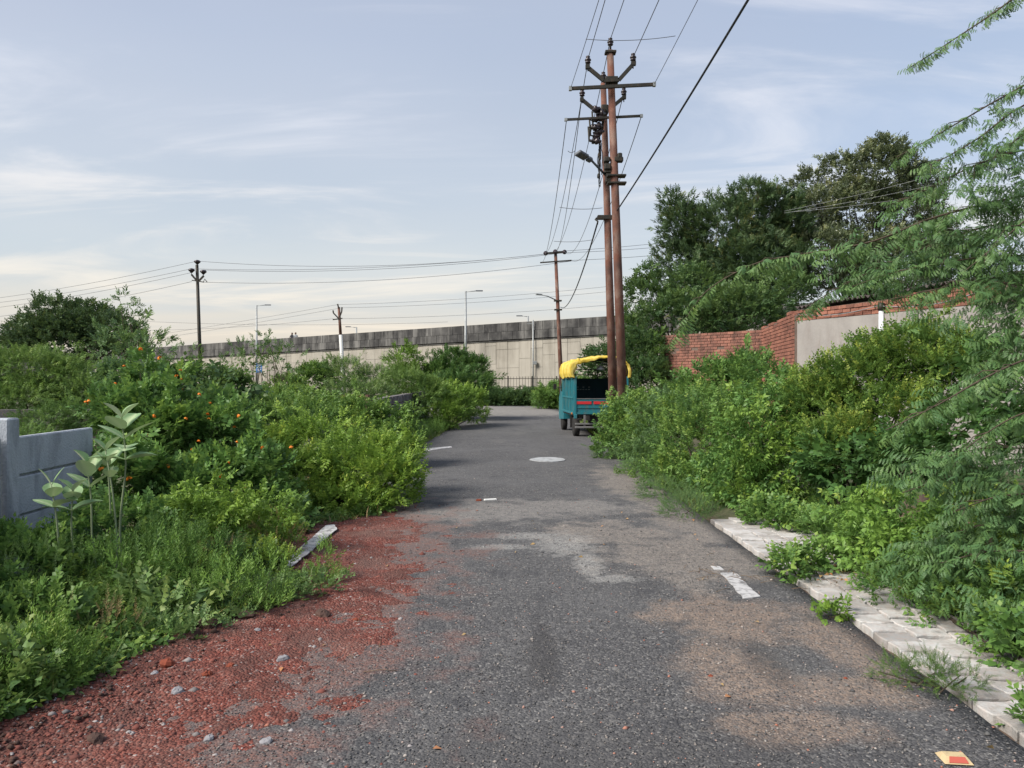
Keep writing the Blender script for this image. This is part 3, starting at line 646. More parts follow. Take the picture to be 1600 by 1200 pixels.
# precast whitewashed wall at the near left
pw_ = empty('precast_wall', (-3.65, 5.2, 0), 'whitewashed precast concrete slab wall with a square post at the left', 'wall')
WA = Vector((-3.42, 1.2, 0)); WB = Vector((-3.83, 7.0, 0)); tw = (WB - WA).normalized(); nw = Vector((tw.y, -tw.x, 0))
def wp(s, o, z): p = WA + tw * s + nw * o; return Vector((p.x, p.y, z))
posts = [-.15, 2.2, 4.5]
for s0, s1 in ((-.05, 2.11), (2.29, 4.41), (4.59, 5.83)):
    for k in range(4):
        z1 = 1.10 - k * .305; b = MB(); M3 = Vector((1, 0, 0)).rotation_difference(tw).to_matrix()
        z1 -= .012 * (s0 > 3)
        b.box(wp((s0 + s1) / 2, random.uniform(-.012, .012), z1 - .15), (s1 - s0, .055, .290), M3, bev=.010); b.build('slab', M['whiteblock'], pw_)
for s0, s1 in ((-.05, 2.11), (2.29, 4.41), (4.59, 5.80)):
    b = MB(); b.box(wp((s0 + s1) / 2, -.012, .47), (s1 - s0, .018, 1.18), M3); b.build('added_backing', M['whiteblock'], pw_)  # thin backing slab added to stop light leaking through the slab joints
for s in posts:
    b = MB(); b.box(wp(s, 0, .55), (.15, .15, 1.36), M3, bev=.012); b.build('post', M['whiteblock'], pw_)

# dark low block wall at the far left
bw = empty('block_wall', (-9.5, 14.0, 0), 'low dark grey block wall under the acacia at the far left', 'wall')
A, B_ = (-11.6, 13.4), (-7.6, 14.3)
wall_core(bw, A, B_, -.05, lambda t: .96, .14, M['mortar']); wall_bricks(bw, A, B_, -.05, lambda t: 1.02, .40, .15, .19, M['darkblock'], 120, name='block', joint=.016, jitter=.012)
# grey wall by the road further on
bw2 = empty('block_wall', (-2.8, 16, 0), 'grey cement block wall receding beside the left edge of the road', 'wall')
A, B_ = (-2.85, 16.5), (-3.42, 31.0)
wall_core(bw2, A, B_, -.05, lambda t: 1.08 + .01 * math.sin(t * 30), .12, M['mortar'], 30)
wall_bricks(bw2, A, B_, -.05, lambda t: 1.14 + .05 * math.sin(t * 17), .42, .20, .17, M['greyblock'], 290, name='block', joint=.018, jitter=.012)
bp = empty('brick_pier', (-4.3, 20.5, 0), 'short broken red brick pier among the left bushes', 'pier')
wall_core(bp, (-4.42, 20.5), (-3.84, 20.5), -.05, lambda t: 1.12, .18, M['mortar'], 2)
wall_bricks(bp, (-4.45, 20.5), (-3.80, 20.5), -.05, lambda t: 1.20, .23, .08, .23, M['oldbrick'], 60)

# ------------------------------------------------------------------ flyover
def build_flyover():
    O = Vector((6.9, 60, 0)); t = Vector((-31.9, 20, 0)).normalized(); n = Vector((-t.y, t.x, 0))
    if n.y > 0: n = -n      # towards the camera
    rz = math.atan2(t.y, t.x); R3 = Vector((1, 0, 0)).rotation_difference(t).to_matrix()
    top = lambda s: 6.52 - s * .0150 - .00006 * max(s, 0) ** 2
    fo = empty('flyover', (6.9, 60, 0), 'long concrete flyover ramp with stained dark parapet and pale panel wall', 'flyover')
    def quadbar(b, s0, s1, o0, o1, f0, f1):
        vs = []
        for s in (s0, s1):
            for o, f in ((o0, f0), (o1, f0), (o1, f1), (o0, f1)):
                p = O + t * s + n * o; vs.append((p.x, p.y, f(s)))
        b.add(vs, [(0, 1, 2, 3), (7, 6, 5, 4), (0, 4, 5, 1), (1, 5, 6, 2), (2, 6, 7, 3), (3, 7, 4, 0)])
    w = 1.13; s = -14.0; k = 0; rnd = random.Random(3)
    while s < 70:
        g = .018
        b = MB(); quadbar(b, s + g, s + w - g, -.16, .02 + rnd.uniform(-.01, .01), lambda q: top(q) - .71, lambda q: top(q)); b.build('parapet_panel', M['parapet'], fo)
        b = MB(); quadbar(b, s + g + w * .5, s + w * 1.5 - g, -.12, .10 + rnd.uniform(-.01, .01), lambda q: top(q) - 1.39, lambda q: top(q) - .735); b.build('parapet_panel', M['parapet'], fo)
        zoff = rnd.choice([0, .75, .4, 1.1]); hgt = 1.55
        a = 1.47
        edges = [a]; e = a + (zoff if zoff > .3 else hgt)
        while e < 4.9: edges.append(e); e += hgt if rnd.random() > .2 else hgt * .6
        edges = edges[:3] + [7.2]
        for z0, z1 in zip(edges[:-1], edges[1:]):
            b = MB(); quadbar(b, s + .012, s + w - .012, -.1, -.02 + rnd.uniform(-.015, .012), lambda q: max(top(q) - z1 + .02, -.1), lambda q: top(q) - z0); b.build('wall_panel', M['wallpanel'], fo)
        s += w; k += 1
    b = MB(); quadbar(b, -14, 70, -.30, -.125, lambda q: -.1, lambda q: top(q) - .03)
    quadbar(b, -14, 70, -.10, .04, lambda q: top(q) - 1.46, lambda q: top(q) - 1.40); b.build('backing', M['parapet'], fo)
    b = MB(); quadbar(b, -14, 70, -10, -.301, lambda q: top(q) - 1.6, lambda q: top(q) - 1.16); b.build('deck', M['parapet'], fo)
    b = MB(); quadbar(b, -14, 70, -10.3, -10.001, lambda q: -.1, lambda q: top(q) - .35); b.build('far_parapet', M['parapet'], fo)
    # right of the view the ramp simply goes on
    b = MB(); quadbar(b, -60, -14.02, -10, .0, lambda q: -.1, lambda q: top(q) - 1.4); b.build('ramp', M['wallpanel'], fo)
    b = MB(); quadbar(b, -60, -14.02, -.2, .10, lambda q: top(q) - 1.39, lambda q: top(q)); b.build('parapet_length', M['parapet'], fo)
    b = MB(); quadbar(b, 70.02, 150, -10, .0, lambda q: -.1, lambda q: max(top(q), -.05)); b.build('ramp', M['parapet'], fo)
    # two people behind the parapet
    for i, (px, lab, cl) in enumerate([(447.5, 'person in dark clothes looking over the flyover parapet, left of two', M['darkcloth']), (453.0, 'person in a paler shirt beside the dark clothed one on the flyover', M['lightcloth'])]):
        q = (px - 800) / F; ss = (6.9 - 60 * q) / (31.9 / 37.65 + q * 20 / 37.65)
        p = O + t * ss - n * .75; z = top(ss) - 1.155; ht = 1.0
        me = bpy.data.meshes.new('person'); J = [(0, 0, .95), (0, 0, 1.2), (0, 0, 1.42), (0, 0, 1.52), (0, .0, 1.64), (.19, 0, 1.40), (.25, .05, 1.15), (.20, -.18, 1.05), (-.19, 0, 1.40), (-.25, .05, 1.15), (-.20, -.18, 1.05), (.1, 0, .88), (.11, -.02, .48), (.11, .02, .06), (-.1, 0, .88), (-.11, -.02, .48), (-.11, .02, .06), (.11, -.12, .04), (-.11, -.12, .04)]
        E = [(0, 1), (1, 2), (2, 3), (3, 4), (2, 5), (5, 6), (6, 7), (2, 8), (8, 9), (9, 10), (0, 11), (11, 12), (12, 13), (0, 14), (14, 15), (15, 16), (13, 17), (16, 18)]
        rr = [.14, .14, .15, .055, .095, .06, .045, .035, .06, .045, .035, .09, .06, .045, .09, .06, .045, .035, .035]
        me.from_pydata(J, E, []); me.materials.append(cl); o = link('person', me); md = o.modifiers.new('skin', 'SKIN'); o.modifiers.new('sub', 'SUBSURF').levels = 1; o.modifiers['sub'].render_levels = 1
        for v, r in zip(me.skin_vertices[0].data, rr): v.radius = (r, r * .8)
        me.skin_vertices[0].data[0].use_root = True
        o.location = (p.x, p.y, z); tag(o, lab, 'person', 'people on the flyover')
        b = MB(); b.lathe((0, -.01, 1.56), [(.03, -.03), (.075, 0), (.085, .07), (.07, .14), (.03, .17)], 10); b.build('head', M['skin'], o, origin=(0, 0, 0))
        b = MB(); b.lathe((0, .02, 1.62), [(.09, -.02), (.10, .04), (.08, .10), (.03, .13)], 10); b.build('hair', M['darkcloth'], o, origin=(0, 0, 0))
build_flyover()

# ------------------------------------------------------------------ street lamps and fence by the flyover
def lamp_post(px, py, D, label, arm=.9, r=.10, side=1, group='grey street lamps along the flyover'):
    p = P(px, py, D); root = empty('street_lamp', (p.x, p.y, 0), label, 'street lamp', group)
    b = MB(); b.tube([(p.x, p.y, -.05), (p.x, p.y, p.z)], [r * 1.35, r * .8], 8); b.build('pole', M['galv'], root)
    b = MB(); b.tube([(p.x, p.y, p.z - .06), (p.x + side * arm, p.y, p.z + .02)], .035, 6); b.build('arm', M['galv'], root)
    b = MB(); b.box((p.x + side * (arm + .25), p.y, p.z + .03), (.6, .22, .09), bev=.02); b.build('lamp_head', M['plasticgrey'], root)
    return root
lamp_post(401, 477, 79, 'grey street lamp with a blue sign low on its pole')
lamp_post(727.5, 455, 65, 'tall grey street lamp in front of the middle of the flyover wall')
lamp_post(557, 511, 88, 'short looking grey lamp pole rising behind the flyover parapet left of centre', arm=.7, side=-1)
lamp_post(825, 494, 76, 'lamp pole rising just behind the parapet right of centre', arm=.6, side=-1)
p = P(405, 575, 78.7); b = MB(); b.box(p, (.62, .04, .95), bev=.01); sg = b.build('sign_board', M['blue'], origin=p); tag(sg, 'small blue sign board with white lines on the lamp pole', 'sign')
for i, (dz, ww) in enumerate([(.30, .42), (.14, .28), (.02, .46), (-.14, .44), (-.28, .30)]):
    b = MB(); b.box((random.uniform(-.04, .04), -.024, dz), (ww, .008, .055)); b.build('white_line', M['whitepaint'], sg, origin=(0, 0, 0))
p = P(833, 500, 63); root = empty('camera_pole', (p.x, p.y, 0), 'thin grey pole with a small box in front of the flyover wall', 'pole')
b = MB(); b.tube([(p.x, p.y, -.05), (p.x, p.y, p.z)], .055, 8); b.build('pole', M['galv'], root)
b = MB(); b.box(P(835.5, 567, 62.9), (.34, .2, .28), bev=.02); b.build('box', M['galv'], root)
b = MB(); b.box((p.x - .25, p.y, p.z - .3), (.5, .05, .05)); b.build('bracket', M['galv'], root)

def railing():
    x0, x1, y = -6.5, 6.0, 50.0; z1 = 1.82
    root = empty('railing', (0, y, 0), 'thin dark metal railing with upright bars in front of the flyover', 'fence')
    for z in (.5, 1.15, 1.68):
        b = MB(); b.box(((x0 + x1) / 2, y, z), (x1 - x0, .04, .04)); b.build('rail', M['darksteel'], root)
    for i in range(9):
        x = x0 + (x1 - x0) * i / 8; b = MB(); b.box((x, y, .9), (.07, .07, 1.9)); b.build('post', M['darksteel'], root)
    b = MB(); x = x0 + .15
    while x < x1: b.box((x, y - .025, .95), (.022, .01, 1.74)); x += .19
    o = b.build('bar', M['darksteel'], root); o['kind'] = 'stuff'
railing()

# ------------------------------------------------------------------ electric poles
def ipole(b, pb, pt, w0, w1):
    """tapered steel pole with rounded corners"""
    b.tube([pb, Vector(pb).lerp(Vector(pt), .5), pt], [w0 / 2, (w0 + w1) / 4, w1 / 2], 14)
PIN = [(.012, -.16), (.012, 0), (.045, .0), (.062, .015), (.05, .045), (.035, .05), (.066, .06), (.07, .075), (.05, .105), (.03, .115), (.045, .13), (.045, .15), (.02, .165)]
def insulator(root, p, sc=1.0, name='insulator', m=None):
    b = MB(); b.lathe(p, [(r * sc, z * sc) for r, z in PIN], 12); return b.build(name, m or M['porcelain'], root)
def disc(root, p, r, axis=(0, 1, 0), name='insulator'):
    b = MB(); b.lathe(p, [(r * .3, -.09), (r * .3, -.05), (r, -.04), (r, .0), (r * .75, .03), (r * .45, .05), (r * .4, .09)], 14, axis=Vector(axis)); return b.build(name, M['porcelain'], root)

def strapped(root, p, w, h=.05, d=None, m='darksteel', name='clamp'):
    b = MB(); b.box(p, (w, d or w * .8, h), bev=.008); return b.build(name, M[m], root)
DR, DL = 16.5, 17.05
# right pole
pt = P(953, 80, DR); pb = P(973, 630, DR); dz = (pb.z + .1) / (pt.z - pb.z); pb0 = pb + (pb - pt) * dz
rp = empty('utility_pole', (pb0.x, pb0.y, 0), 'taller rusty brown electric pole, the right of the close pair', 'electric pole', 'rusty pair of poles by the truck')
b = MB(); ipole(b, pb0, pt, .215, .145); b.build('shaft', M['rust'], rp)
strapped(rp, P(953.5, 83, DR), .235, .05)
b = MB(); b.tube([P(953.5, 82, DR), P(953.5, 62, DR - .02)], .022, 8); b.build('pin', M['darksteel'], rp)
insulator(rp, P(953.5, 72, DR), 1.0)
b = MB(); dV = DR - .14
for a, c in (((917, 105), (943, 126.5)), ((943, 126.5), (967, 125.5)), ((967, 125.5), (990, 100))): b.bar(P(*a, dV), P(*c, dV), .06, .075)
b.box(P(918, 105, dV), (.09, .08, .09)); b.box(P(989.5, 100, dV), (.10, .08, .08)); b.build('v_arm', M['darksteel'], rp)
insulator(rp, P(918.5, 100, dV), 1.0); insulator(rp, P(989, 96, dV), 1.0)
b = MB(); b.bar(P(890, 139, dV - .03), P(1023, 132.5, dV - .03), .06, .065); b.build('cross_arm', M['darksteel'], rp)
b = MB(); b.box(P(891, 139, dV - .03), (.06, .08, .085)); b.box(P(1022, 132.5, dV - .03), (.06, .08, .085)); b.build('end_plate', M['galv'], rp)
strapped(rp, P(955, 128, DR), .26, .16)
for y in (275.5, 287): strapped(rp, P(957 + (y - 80) * .03, y, DR), .40, .04, .22)
for (x, y, w) in ((966, 250, .20), (949, 262, .14), (968, 244, .1), (948, 250, .13)):
    b = MB(); b.box(P(x, y, DR - .02), (w, .14, .11), bev=.02); b.build('clamp_block', M['darksteel'], rp)
# left pole
pt = P(942.5, 131, DL); pb = P(958, 630, DL); dz = (pb.z + .1) / (pt.z - pb.z); pb0 = pb + (pb - pt) * dz
lp = empty('utility_pole', (pb0.x, pb0.y, 0), 'shorter rusty electric pole with lamp and switch gear, the left of the close pair', 'electric pole', 'rusty pair of poles by the truck')
b = MB(); ipole(b, pb0, pt, .205, .125); b.build('shaft', M['rust'], lp)
b = MB(); b.tube([P(942.5, 132, DL), P(942.5, 120, DL)], .02, 8); b.build('pin', M['darksteel'], lp)
insulator(lp, P(942.5, 124, DL), .95)
b = MB(); dV = DL - .13
for a, c in (((909, 156), (931, 174)), ((931, 174), (952, 172)), ((952, 172), (962, 163)), ((962, 163), (975, 152))): b.bar(P(*a, dV), P(*c, dV), .055, .07)
b.box(P(909, 156, dV), (.08, .07, .08)); b.box(P(975, 152.5, dV), (.08, .07, .08)); b.build('v_arm', M['darksteel'], lp)
insulator(lp, P(909.5, 151, dV), .95); insulator(lp, P(974.5, 149, dV), .95)
b = MB(); b.bar(P(883, 187.5, dV - .34), P(1003, 181.5, dV - .34), .05, .045); b.build('cross_arm', M['darksteel'], lp)
b = MB(); b.box(P(884, 187.5, dV - .34), (.06, .06, .06)); b.box(P(1002, 181.5, dV - .34), (.06, .06, .06)); b.build('end_plate', M['galv'], lp)
# switch gear: three frames with stacked insulators
for k, (x, y, w, h) in enumerate([(925, 175, 10, 24), (921, 188, 12, 24), (919, 199, 12, 22)]):
    b = MB(); d = dV - .05 - .12 * k
    b.tube([P(x + w, y + 3, d), P(x, y, d), P(x + 1.5, y + h, d), P(x + 8, y + h + 1, d)], .022, 6); b.build('switch_frame', M['darksteel'], lp)
for (x, y, r) in [(931, 171, .10), (936, 173, .09), (934, 186, .08), (939, 186, .08), (930, 200, .09), (936, 197, .10), (926, 199, .07), (933, 208, .09), (938, 207, .08), (928, 220.5, .09), (933, 221, .09), (932, 213, .07), (940, 178, .11)]:
    disc(lp, P(x, y, dV - .1 - random.uniform(0, .2)), r * .8, axis=(1, random.uniform(-.4, .4), random.uniform(-.3, .3)))
for (x0, y0, x1, y1) in [(932, 178, 940, 186), (925, 190, 941, 184), (930, 197, 942, 203), (927, 209, 942, 204), (925, 221, 934, 222), (932, 209, 933, 221), (944, 170, 941, 200)]:
    b = MB(); b.bar(P(x0, y0, dV - .12), P(x1, y1, dV - .08), .05, .06); b.build('switch_bar', M['darksteel'], lp)
for (x, y, w, h) in [(944.5, 172, .16, .2), (936.5, 243, .07, .10), (937, 247, .05, .12), (935, 275, .05, .10), (950, 264, .17, .22), (951, 279, .14, .2)]:
    b = MB(); b.box(P(x, y, DL - .16), (w, .14, h), bev=.02); b.build('junction_box', M['darksteel'], lp)
rw = random.Random(5)
for k in range(10):     # loose leads hanging on the shaft
    x = 936 + rw.uniform(-2, 4); y0 = 205 + rw.uniform(0, 30); y1 = y0 + rw.uniform(25, 75)
    pts = [P(x + rw.uniform(-2.2, 2.2) * math.sin(math.pi * q), y0 + (y1 - y0) * q, DL - .17 - .05 * rw.random()) for q in np.linspace(0, 1, 7)]
    b = MB(); b.tube(pts, .009, 5); b.build('loose_lead', M['cable'], lp)
b = MB(); b.tube([P(946, 274, DL - .12), P(925, 252, DL - .5)], .025, 8); b.build('lamp_arm', M['plasticgrey'], lp)
b = MB(); a, c = P(925, 252, DL - .5), P(899, 237, DL - .9); ax = (c - a).normalized(); M3 = Vector((1, 0, 0)).rotation_difference(ax).to_matrix()
b.box(a.lerp(c, .62), (.30, .17, .07), M3, bev=.015); b.box(a.lerp(c, .18), (.14, .12, .09), M3, bev=.02); b.build('lamp_head', M['plasticgrey'], lp)
strapped(lp, P(945, 340, DL), .34, .07, .22, name='bracket'); b = MB(); b.bar(P(933, 340.5, DL - .1), P(956, 340.5, DL - .1), .05, .05); b.build('bracket_arm', M['darksteel'], lp)
b = MB(); b.tube([P(932, 341, DL - .1), P(930, 343, DL - .12), P(934, 346, DL - .12), P(933, 351, DL - .12)], .02, 6); b.build('shackle', M['darksteel'], lp)

# distant pole in line with the pair
Dm = 42.0; pt = P(868, 397, Dm); pb = P(877, 600, Dm); pb0 = pb + (pb - pt) * ((pb.z + .05) / (pt.z - pb.z))
mp = empty('utility_pole', (pb0.x, pb0.y, 0), 'farther leaning rusty electric pole behind the truck with a flat top arm', 'electric pole')
b = MB(); ipole(b, pb0, pt, .25, .17); b.build('shaft', M['rust'], mp)
b = MB(); b.bar(P(852, 396, Dm - .12), P(883, 394, Dm - .12), .09, .10); b.build('cross_arm', M['darksteel'], mp)
for x, y in ((852.5, 396), (867.5, 393.5), (882, 394)): disc(mp, P(x, y, Dm - .3), .125)
b = MB(); b.bar(P(844, 410.5, Dm - .12), P(893, 407, Dm - .12), .05, .07); b.build('cross_arm', M['darksteel'], mp)
b = MB(); b.tube([P(871, 470, Dm), P(856, 463, Dm - .2), P(845, 460.5, Dm - .3)], .03, 6); b.build('lamp_arm', M['galv'], mp)
b = MB(); a, c = P(846, 460.5, Dm - .3), P(838, 460, Dm - .4); M3 = Vector((1, 0, 0)).rotation_difference((c - a).normalized()).to_matrix(); b.box((a + c) / 2, (.34, .14, .06), M3, bev=.01); b.build('lamp_head', M['galv'], mp)
for y in (470, 484): strapped(mp, P(871.5 + (y - 470) * .04, y, Dm), .42, .07, .3)
# left pole
Dq = 45.0; pt = P(308, 414, Dq); pb = P(314, 600, Dq); pb0 = pb + (pb - pt) * ((pb.z + .05) / (pt.z - pb.z))
qp = empty('utility_pole', (pb0.x, pb0.y, 0), 'dark electric pole with three insulators standing alone on the left', 'electric pole')
b = MB(); ipole(b, pb0, pt, .23, .17); b.build('shaft', M['darksteel'], qp)
for x, y in ((299.5, 426), (318, 428.5), (308.5, 413)):
    b = MB(); b.lathe(P(x, y, Dq - .12), [(.02, -.2), (.02, -.02), (.07, 0), (.10, .05), (.17, .10), (.19, .16), (.14, .22), (.05, .25)], 12); b.build('insulator', M['porcelain'], qp)
b = MB(); b.bar(P(299.5, 429, Dq - .12), P(307, 438, Dq - .12), .09, .09); b.bar(P(318.5, 431, Dq - .12), P(311, 439, Dq - .12), .09, .09); b.bar(P(307, 438, Dq - .12), P(311.5, 439, Dq - .12), .09, .09); b.build('v_arm', M['darksteel'], qp)
b = MB(); b.bar(P(300, 438, Dq - .2), P(319, 441, Dq - .2), .05, .05); b.build('cross_arm', M['darksteel'], qp)
b = MB(); b.tube([P(318, 441, Dq - .2), P(320, 436, Dq - .25), P(324, 441, Dq - .2)], .025, 5); b.build('hook', M['darksteel'], qp)
# pole in front of the flyover
Dn = 66.0; pt = P(529.5, 480, Dn); pb = P(537, 600, Dn); pb0 = pb + (pb - pt) * ((pb.z + .05) / (pt.z - pb.z)); pm = pt.lerp(pb, .36)
np_ = empty('utility_pole', (pb0.x, pb0.y, 0), 'thin electric pole with rusty top and white lower half before the flyover', 'electric pole')
b = MB(); b.tube([pm, pt], [.13, .11], 10); b.build('shaft', M['rust'], np_)
b = MB(); b.tube([pb0, pm], [.19, .15], 10); b.build('painted_base', M['whitesteel'], np_)
b = MB()
for a, c in (((520.5, 485), (521, 489)), ((521, 489), (529.5, 498)), ((534.5, 480), (534, 487)), ((534, 487), (530.5, 496)), ((527.5, 475), (529.5, 482))): b.bar(P(*a, Dn - .1), P(*c, Dn - .1), .1, .1)
b.build('v_arm', M['darksteel'], np_)
b = MB(); b.bar(P(520, 499.5, Dn - .1), P(535, 497.5, Dn - .1), .09, .09); b.build('cross_arm', M['darksteel'], np_)

# ------------------------------------------------------------------ wires
def wire(a, c, sag, label, r=.011, m='wire', group='overhead wires', n=22, name='power_line', cat='wire'):
    a, c = Vector(a), Vector(c); pts = []
    for i in range(n + 1):
        t = i / n; p = a.lerp(c, t); p.z -= 4 * sag * t * (1 - t); pts.append(p)
    b = MB(); b.tube(pts, r, 5); o = b.build(name, M[m], origin=a); return tag(o, label, cat, group)
gA = 'wires running overhead towards the camera'
tgt = Vector((3.05, -14.0, 0))
def overhead(px, py, D, qx, lab, r=.008, sag=.55, zend=None):
    """from the pole over the camera to the next pole behind it; leaves the picture's top at pixel column qx"""
    a = P(px, py, D); va = Vector((-.033, 1, 0))
    # straight projected line through (qx, 0): solve the slope needed at the frame edge
    y1 = -14.0; x1 = a.x + (a.y - y1) * .030; best = None
    for z1 in np.linspace(a.z - 3, a.z + 3, 121):
        for i in range(1, 400):
            t = i / 400; p = a.lerp(Vector((x1, y1, z1)), t); z = p.z - 4 * sag * t * (1 - t)
            if p.y < .5: break
            yy = HZ - (z - EYE) / p.y * F
            if yy <= 0:
                xx = 800 + p.x / p.y * F; e = abs(xx - qx)
                if best is None or e < best[0]: best = (e, z1)
                break
    z1 = best[1] if best else a.z
    return wire(a, (x1, y1, z1), sag, lab, r, group=gA, n=40)
overhead(953.5, 62, DR, 975, 'wire from the topmost insulator of the right pole towards the camera')
overhead(918.5, 93, DR - .14, 945, 'wire from the left insulator of the upper v arm towards the camera')
overhead(989, 90, DR - .14, 1030, 'wire from the right insulator of the upper v arm towards the camera')
overhead(892, 137, DR - .17, 936, 'thin guard wire from the left end of the upper cross arm', r=.006)
overhead(1022, 132, DR - .17, 1080, 'thin guard wire from the right end of the upper cross arm', r=.006)
o = overhead(958, 338, DL - .1, 1165, 'thick black cable rising steeply to the right from the pole pair', r=.015); o.data.materials[0] = M['cable']
wire(P(915, 62, 14.3), P(1055, 57, 14.3), .05, 'cross lacing wire just above the pole tops', r=.006, group=gA)
gB = 'wires between the pole pair and the farther pole'
for (a, c, sag, lab) in [((918.5, 95, DR - .14), (852.5, 396, Dm), .9, 'wire from the upper left insulator down to the farther pole'), ((909.5, 147, DL - .13), (867.5, 394, Dm), .9, 'wire from the lower left insulator down to the farther pole'),
    ((953.5, 62, DR), (868, 393, Dm), .8, 'wire from the topmost insulator down to the farther pole'), ((974.5, 145, DL - .13), (882, 394, Dm), 1.2, 'wire from the lower right insulator down to the farther pole'),
    ((885, 188, DL - .47), (846, 410, Dm), .8, 'guard wire from the left end of the lower cross arm'), ((1002, 182, DL - .47), (892, 407, Dm), 1.0, 'guard wire from the right end of the lower cross arm')]:
    wire(P(*a), P(*c), sag, lab, r=.009, group=gB)
o = wire(P(933, 350, DL - .1), P(876, 480, Dm), .6, 'black cable from the bracket down to the farther pole', r=.018, group=gB); o.data.materials[0] = M['cable']
for (a, c, D, lab) in [((874, 324), (941, 325), 19.5, 'short lacing wire halfway up left of the pole pair'), ((865, 377), (925, 375), 24, 'lowest short lacing wire left of the pole pair'), ((887, 236), (898, 236), 17.5, 'tiny lacing wire beside the lamp head')]:
    wire(P(*a, D), P(*c, D), .04, lab, r=.007, group='lacing wires')
gC = 'wires crossing the sky from left to right'
for (a, c, lab, sg) in [((308.5, 408, Dq), (868, 395, Dm), 'uppermost wire from the lone left pole to the farther pole', .5), ((299.5, 420, Dq), (852.5, 397, Dm), 'second wire from the lone left pole to the farther pole', .35), ((318, 422, Dq), (882, 395, Dm), 'third wire from the lone left pole to the farther pole', .42), ((320, 441, Dq), (893, 408, Dm), 'lowest wire from the lone left pole to the farther pole', .45),
    ((308.5, 408, Dq), (-120, 478, 62), 'uppermost wire from the lone pole to the left', .35), ((299.5, 420, Dq), (-120, 484, 62), 'second wire from the lone pole to the left', .35), ((299.5, 426, Dq), (-120, 492, 62), 'third wire from the lone pole to the left', .35), ((300, 440, Dq), (-120, 505, 62), 'lowest faint wire from the lone pole to the left', .4),
    ((868, 393, Dm), (1300, 330, 60), 'upper wire from the farther pole into the big trees', .5), ((882, 395, Dm), (1300, 341, 60), 'lower wire from the farther pole into the big trees', .5), ((892, 407, Dm), (1300, 352, 60), 'lowest wire from the farther pole into the big trees', .5)]:
    wire(P(*a), P(*c), sg, lab, r=.011, group=gC)
for (a, c, lab, sg) in [((-60, 560, 110), (527.5, 476, Dn), 'upper wire from low left to the thin flyover pole', .5), ((-60, 566, 110), (534, 481, Dn), 'lower wire from low left to the thin flyover pole', .5), ((-60, 490, 110), (521, 498, Dn), 'level wire from the left to the thin flyover pole', 1.6),
    ((527.5, 476, Dn), (1300, 400, 60), 'upper wire from the thin flyover pole to the right', .7), ((534, 481, Dn), (1300, 410, 60), 'lower wire from the thin flyover pole to the right', .7), ((535, 498, Dn), (1300, 434, 60), 'bottom wire from the thin flyover pole to the right', .7), ((180, 500, 80), (700, 503, 80), 'very faint level wire low above the flyover', .4)]:
    wire(P(*a), P(*c), sg, lab, r=.012, group='wires strung along the flyover')
for (a, c, lab) in [((1225, 330), (1480, 268), 'upper wire bundle strand crossing the tall tree'), ((1225, 333), (1480, 284), 'middle wire bundle strand crossing the tall tree'), ((1240, 331), (1480, 300), 'lower wire bundle strand crossing the tall tree'), ((1480, 357), (1700, 360), 'wire glimpsed through the branches at the right edge')]:
    wire(P(*a, 23), P(*c, 21), .05, lab, r=.004, m='galv', group='wires in front of the tall tree')

